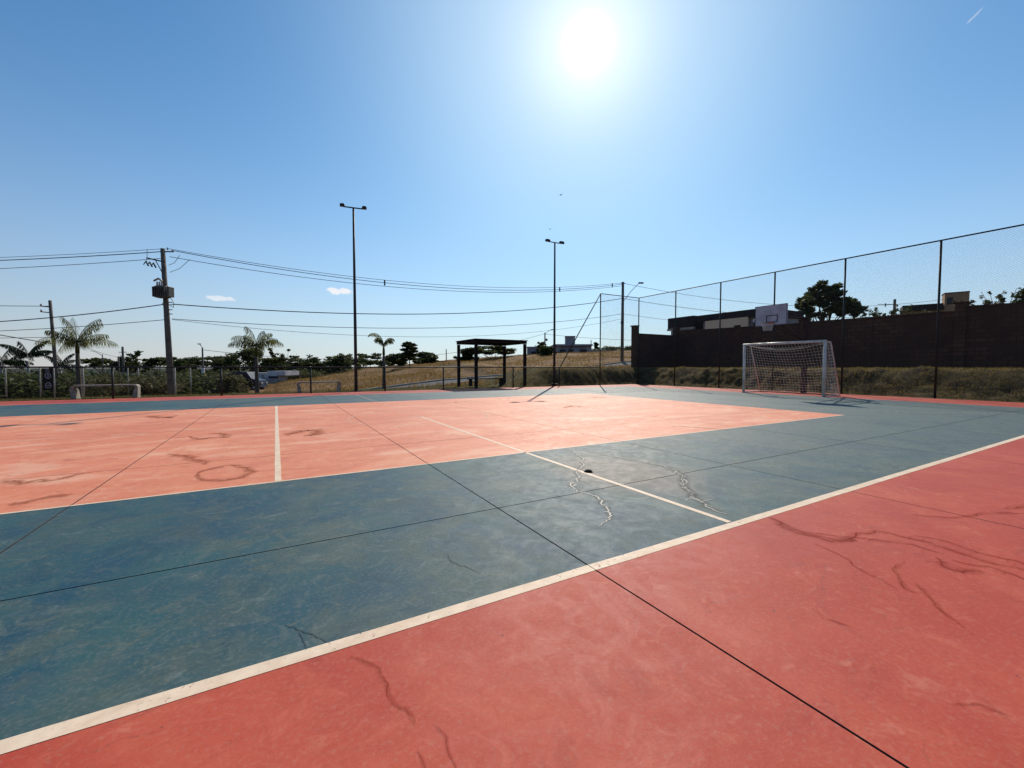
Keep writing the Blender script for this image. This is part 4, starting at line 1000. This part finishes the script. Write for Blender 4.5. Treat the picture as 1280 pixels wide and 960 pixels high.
for u, d, z0, h, lab in ((738.5, 110, 3, 5.2, 'thin far pole above the flat annex'), (558, 95, 0, 5.2, 'thin far pole just left of the shelter'), (669, 110, 2, 4.9, 'tiny far pole left of the short lamp pole'), (412, 90, -3, 6, 'thin far pole above the left trees near the darker bench')):
    x, y = at(u, d); upole(Vector((x, y, 0)), z0, h, .13, .1, lab)
x, y = at(1115, 75); pw = upole(Vector((x, y, 0)), 3, 10.2, .24, .2, 'distant pole standing above the wall between umbrella tree and tower house')
MB().tube([tuple(off(-3, 0, 9.3)), tuple(off(0, 0, 9.3))], .05, 5).build('crossarm', M['dark_steel'], pw)
x, y = at(1010, 55); pw2 = upole(Vector((x, y, 0)), 3, 7.6, .16, .13, 'thin pole above the wall hidden by the umbrella tree')
# street light reaching in at far left
x, y = at(129, 88)
l3 = upole(Vector((x, y, 0)), -3, 6.8, .1, .08, 'distant street lamp with a long flat arm left of the thin pole', 'street_lamp')
MB().tube([(0, 0, 6.5), tuple(off(-1.6, 0, 7.4)), tuple(off(-2.5, 0, 7.55))], .05, 5).build('lamp_arm', M['dark_steel'], l3)

cid = [0]
def wire(a, b, sag, r, lab, markers=()):
    a, b = Vector(a), Vector(b); t = empty('power_line', a, lab, 'power line', 'overhead wires'); n = 40; pts = []
    f = lambda k: (a.lerp(b, k)+Vector((0, 0, -4*sag*k*(1-k))))-a
    MB().tube([f(k/n) for k in range(n+1)], r, 5).build('wire', M['cable'], t, True)
    for k in markers: MB().box(f(k), (.12, .12, .5), bev=.03).build('spacer', M['cable'], t)
    return t
T1 = p1.location; T2 = p2.location
A = lambda p, r_, u_, z: Vector(p.location)+off(r_, u_, z)
for (dr, z1, z2, sag, rr, mk, lab) in ((-.1, 10.55, 10.0, 1.5, .018, (), 'topmost wire between the transformer pole and the braced corner pole'),
                                  (.3, 10.4, 9.85, 1.62, .024, (.34, .78, .96), 'upper spaced cable between the transformer pole and the braced corner pole'),
                                  (.15, 9.95, 9.65, 1.55, .02, (), 'lower cable of the high bundle between the two large poles')):
    wire(A(p1, dr, 0, z1), A(p2, 0, 0, z2), sag, rr, lab, mk)
wire(A(p1, .25, 0, 6.6), A(p2, 0, 0, 8.1), 1.25, .035, 'thick twisted low voltage cable between the two large poles')
wire(A(p1, .2, 0, 5.55), A(p2, 0, 0, 6.2), 1.15, .022, 'telephone cable below the thick twisted one')
wire(A(p1, .2, 0, 5.5), A(p2, 0, 0, 5.6), 1.7, .014, 'thin sagging telephone wire, lowest between the two large poles')
L0 = Vector((-39, 58.6, 0))
for (dr, z1, z0, sag, rr, lab) in ((-.4, 10.5, 10.3, .45, .016, 'topmost wire running left from the transformer pole'), (-.2, 10.32, 10.05, .45, .03, 'dark high cable running left from the transformer pole'), (-.2, 9.85, 9.35, .5, .02, 'third high wire running left from the transformer pole'),
                              (-.25, 6.6, 6.0, 1.1, .035, 'thick twisted cable running left from the transformer pole'), (-.25, 5.5, 5.1, .7, .022, 'telephone cable running left from the transformer pole')):
    wire(A(p1, dr, 0, z1), L0+Vector((0, 0, z0-1.0)), sag, rr, lab)
for z1, z2, sag, rr, mk, lab in ((9.95, 11.4, 2.0, .022, (.45, .58, .68, .76), 'spaced cable running right from the braced corner pole behind the tall fence'), (8.1, 9.6, 1.7, .026, (), 'thick cable running right from the braced corner pole behind the tall fence'), (6.2, 8.4, 1.7, .018, (), 'telephone wire running right from the braced corner pole behind the tall fence')):
    wire(A(p2, 0, 0, z1), Vector((88, 22, z2)), sag, rr, lab, mk)
x3, y3 = P3.x-.25, P3.y-.1
wire((x3, y3, 7.6), (x3-30, y3+6, 8.2), .5, .03, 'upper wire leaving the far left leaning pole')
wire((x3, y3, 3.6), (-31, 45, 6.6), .1, .045, 'steep dark guy cable falling to the far left leaning pole')
wire((x3, y3, 4.3), (x3-30, y3-6, 3.6), .4, .025, 'low wire leaving the far left leaning pole')
wire((x3, y3, 5.0), (p4.location.x, p4.location.y, 3.2), .6, .03, 'slanting wire from the leaning pole down to the distant thin pole')
wire((l1.location.x, l1.location.y, 3.6), (l2.location.x, l2.location.y, 7.9), 3.0, .03, 'far thin wire from the small street lamp toward the short lamp pole')
wire((l2.location.x, l2.location.y, 7.8), (l2.location.x+60, l2.location.y-14, 9.5), 1.6, .03, 'far thin wire to the right of the short lamp pole')
# droppers from the high line down to the fuses
for a_, b_ in (((-1.15, -.3, 10.4), (-1.2, -.3, 9.62)), ((.9, 0, 10.05), (.1, 0, 9.35)), ((1.6, 0, 9.75), (.15, 0, 8.85))):
    q0, q1 = off(*a_[:2], a_[2]), off(*b_[:2], b_[2]); mid = (q0+q1)/2+Vector((0, 0, -.18))
    MB().tube([q0, mid, q1], .016, 5).build('dropper_wire', M['cable'], p1)

# ------------------------------------------------------------------ buildings
def hbox(parent, name, m, cx, cy, z0, z1, lx, ly, rz=0., bev=0.):
    return MB().box((cx, cy, (z0+z1)/2), (lx, ly, z1-z0), rz=rz, bev=bev).build(name, m, parent)
# dark roofed house just behind the wall, with a long pale parapet
hs = empty('house', (36.5, 22.6, 1.2), 'dark house behind the wall with a long beige parapet panel, left of the backboard', 'house')
hbox(hs, 'wall', M['plaster_grey'], 2.0, .55, 0, 4.25, 5, 6.0)
hbox(hs, 'roof', M['roof_dark'], 1.9, .55, 4.253, 4.85, 5.8, 6.5)
bp_ = hbox(hs, 'parapet_panel', M['panel_beige'], -.9, .95, 3.3, 4.245, .2, 4.1)
hbox(bp_, 'vent', M['roof_dark'], -1.02, -.2, 3.35, 3.6, .06, .55)
hbox(hs, 'window', M['glass_dark'], -.52, -1.8, 2.6, 3.9, .06, .9)
hs2 = empty('house', (36.5, 29.0, 1.2), 'small dark flat roofed building just behind the wall corner', 'house')
hbox(hs2, 'wall', M['plaster_grey'], 1.4, -.2, 0, 3.7, 3.4, 2.6); hbox(hs2, 'roof', M['roof_dark'], 1.4, -.2, 3.9, 5.0, 3.8, 3.1); hbox(hs2, 'roof_edge', M['kerb'], -.4, -.2, 3.703, 3.897, .3, 3.2)
x, y = at(942, 33); gl = empty('globe_lamp', (x, y, 1.0), 'small white globe lamp glinting at the left edge of the backboard', 'lamp')
MB().tube([(0, 0, 0), (0, 0, 3.6)], .04, 8).build('pole', M['dark_steel'], gl); MB().lathe([(.03, 3.55), (.12, 3.62), (.15, 3.72), (.12, 3.83), (.02, 3.88)], n=14).build('globe', M['plaster_white'], gl, True)
# ochre and beige house with a tower
th = empty('house', (*at(1190, 62), 2), 'beige tower house with an ochre wing standing above the right part of the wall', 'house', None, HEAD-math.pi/2+R(-38))
hbox(th, 'tower', M['tan'], 0, 0, 0, 9.9, 2.5, 2.2); hbox(th, 'tower_cap', M['roof_dark'], 0, 0, 9.903, 10.03, 2.6, 2.3)
wn = hbox(th, 'window', M['glass_dark'], -.7, -1.11, 8.3, 9.3, .6, .08)
hbox(th, 'wing', M['plaster_ochre'], -3.6, .4, 0, 7.6, 4.6, 3.0); hbox(th, 'wing_roof', M['roof_dark'], -3.6, .2, 7.603, 8.5, 4.4, 3.6)
hbox(th, 'window', M['glass_dark'], -3.6, -1.12, 6.3, 7.2, 1.5, .06)
# pale modern house in the middle distance
mh = empty('house', (*at(722, 90), 2.5), 'pale grey modern house with a square tower left of the fence corner', 'house', None, HEAD-math.pi/2)
hbox(mh, 'wall', M['plaster_grey'], -1.2, 0, 0, 3.0, 7.2, 6); hbox(mh, 'roof_slab', M['plaster_grey'], -1.5, -.3, 3.003, 3.35, 8.0, 7)
hbox(mh, 'tower', M['plaster_grey'], -1.75, -.4, 3.353, 5.05, 1.9, 2); hbox(mh, 'tower_cap', M['roof_dark'], -1.75, -.4, 5.053, 5.2, 2.05, 2.15)
for k, (wx0, ww) in enumerate(((-4.2, 1.2), (.1, 1.4))): hbox(mh, 'window', M['glass_dark'], wx0+.6, -3.02, 1.2, 2.3, ww, .08)
hbox(mh, 'door', M['glass_dark'], -1.9, -3.02, 0.2, 2.3, 1.0, .08)
hbox(mh, 'annex', M['plaster_white'], 5.4, .5, 0, 2.0, 5.6, 5); hbox(mh, 'annex_roof', M['plaster_grey'], 5.4, .5, 2.003, 2.15, 5.8, 5.2)
x, y = at(668, 92); lh = empty('house', (x, y, 2), 'low mauve house wall right behind the right shelter post', 'house', None, HEAD-math.pi/2)
hbox(lh, 'wall', M['plaster_grey'], 0, 0, 0, 3.4, 3.2, 3); hbox(lh, 'roof', M['plaster_white'], 0, 0, 3.403, 3.55, 3.4, 3.2)
hbox(lh, 'window', M['glass_dark'], -.3, -1.52, 1.6, 2.5, 1, .06)
x, y = at(338, 62); wh = empty('house', (x, y, -2.4), 'low white walled building behind the small palm', 'house', None, HEAD-math.pi/2)
hbox(wh, 'wall', M['plaster_white'], -.6, 0, 0, 2.7, 4.6, 3); hbox(wh, 'roof', M['plaster_white'], 1.6, .8, 2.3, 2.95, 2.5, 4, 0)
hbox(wh, 'door', M['glass_dark'], 1.3, -1.52, 1.2, 2.2, 1.4, .06); hbox(wh, 'front_wall', M['plaster_grey'], .6, -2.5, 0, 1.9, 3.6, .2)
hbox(wh, 'pillar', M['kerb'], -.2, -1.6, 0, 2.4, .25, .25)
x, y = at(268, 60); sh2 = empty('carport', (x, y, -2.4), 'low pale roofed shed left of the small palm behind a fence post', 'shed', None, HEAD-math.pi/2)
hbox(sh2, 'roof', M['plaster_white'], 0, 0, 2.0, 2.15, 3.2, 2.5); 
for s in (-1.4, 1.4): hbox(sh2, 'post', M['plaster_grey'], s, -1.1, 0, 1.997, .15, .15)
hbox(sh2, 'wall', M['roof_dark'], 0, 1, 0, 1.997, 3, .15)
x, y = at(552, 88); rh = empty('house', (x, y, 0), 'long low dark roofed building left of the shelter beyond the dry field', 'house', None, HEAD-math.pi/2)
hbox(rh, 'wall', M['plaster_ochre'], 0, 0, 0, 1.6, 8.5, 4); hbox(rh, 'roof', M['roof_dark'], 0, 0, 1.603, 2.4, 9.2, 5)
hbox(rh, 'window', M['glass_dark'], 1.5, -2.02, .7, 1.3, 1, .06)

# van
x, y = at(306, 43); z = -1.25
van = empty('parked_van', (x, y, z), 'dark blue van parked beside the low white building, left of the small palm', 'van', None, HEAD-math.pi/2+R(8))
prof = [(-1.15, .25), (-1.2, 1.1), (-1.1, 1.85), (.55, 1.88), (1.0, 1.2), (1.75, 1.0), (1.85, .3)]
MB().extrude([(a*1.0, b) for a, b in prof], -.85, .85, ((0, 0, 0), (1, 0, 0), (0, 0, 1), (0, -1, 0))).build('body', M['car_paint'], van)
MB().extrude([(-.95, 1.2), (-.92, 1.72), (.45, 1.74), (.8, 1.22)], .853, .87, ((0, 0, 0), (1, 0, 0), (0, 0, 1), (0, -1, 0))).build('side_window', M['glass_dark'], van)
MB().box((1.87, -.55, .72), (.06, .3, .16), bev=.02).build('headlight', M['lens'], van); MB().box((1.87, .55, .72), (.06, .3, .16), bev=.02).build('headlight', M['lens'], van)
for a in (-.75, 1.2):
    for s in (-1, 1):
        wl = MB().tube([(a, s*.72, .3), (a, s*.9, .3)], .31, 16).build('wheel', M['rubber'], van); MB().tube([(a, s*.895, .3), (a, s*.91, .3)], .17, 12).build('rim', M['lens'], wl)

# dark notice board with two round signs
x, y = at(60, 40); sg = empty('road_sign', (x, y, -1.35), 'dark board with two pale round discs at the foot of the leaning pole', 'sign', None, HEAD-math.pi/2)
MB().box((0, 0, 1.3), (1.05, .06, 2.1), bev=.01).build('board', M['timber'], sg)
for z_ in (1.62, .72):
    q = MB(); q.tube([(.05+.27*math.cos(a), -.045, z_+.25*math.sin(a)) for a in [k*2*math.pi/20 for k in range(21)]], .045, 6).build('disc', M['sign_pale'], sg)
MB().box((.05, -.04, 1.62), (.09, .02, .3)).build('symbol', M['sign_pale'], sg); MB().box((.05, -.04, .72), (.3, .02, .09)).build('symbol', M['sign_pale'], sg)
for k in range(3): MB().box((0, -.04, 2.0+k*.12), (.5-.08*k, .02, .035)).build('text_bar', M['sign_pale'], sg)
for s in (-.45, .45): MB().tube([(s, .05, -.2), (s, .05, 2.3)], .035, 6).build('post', M['dark_steel'], sg)

# pale slim posts
for u, d, lab in ((50, 38, 'pale slim post left of the board with two discs'), (67.5, 37, 'pale slim post just right of the leaning pole'), (7, 38, 'pale slim post at the left edge'), (160, 40, 'pale slim post left of the olive bushes'), (173, 42, 'pale slim post nearer the transformer pole'), (238, 40, 'pale slim post between transformer pole and street lamp'), (218.5, 31, 'white slim post touching the foot of the transformer pole'), (104, 34, 'pale slim post right of the bushy palm trunk')):
    x, y = at(u, d); o = MB().tube([(0, 0, -.3), (0, 0, 2.4)], [.06, .05], 8).build('slim_post', M['pale_bark'], None, True); o.location = (x, y, -1.5+.2)
    tag(o, lab, 'post', 'pale slim posts behind the fence')

# birds
def bird(x, y, z, s, rz, lab):
    t = empty('bird', (x, y, z), lab, 'bird', None, rz)
    MB().lathe([(.005, -.2), (.05, -.1), (.065, 0), (.045, .1), (.008, .18)], n=8).build('body', M['bird'], t, True).rotation_euler = (0, R(90), 0)
    for q in (-1, 1): MB().add([(-.06, 0, .02), (.08, 0, .02), (.02, q*.28, .10), (-.1, q*.5, .03), (-.06, q*.25, .08)], [(0, 1, 2, 4), (4, 2, 3)]).build('wing', M['bird'], t)
    t.scale = (s, s, s)
bird(35.54, 48.83, 25.4, 1.0, .3, 'tiny dark bird high in the sky under the sun')
bird(*at(687, 55), 19.0, .8, 1.3, 'tiny dark bird just above the right floodlight pole')
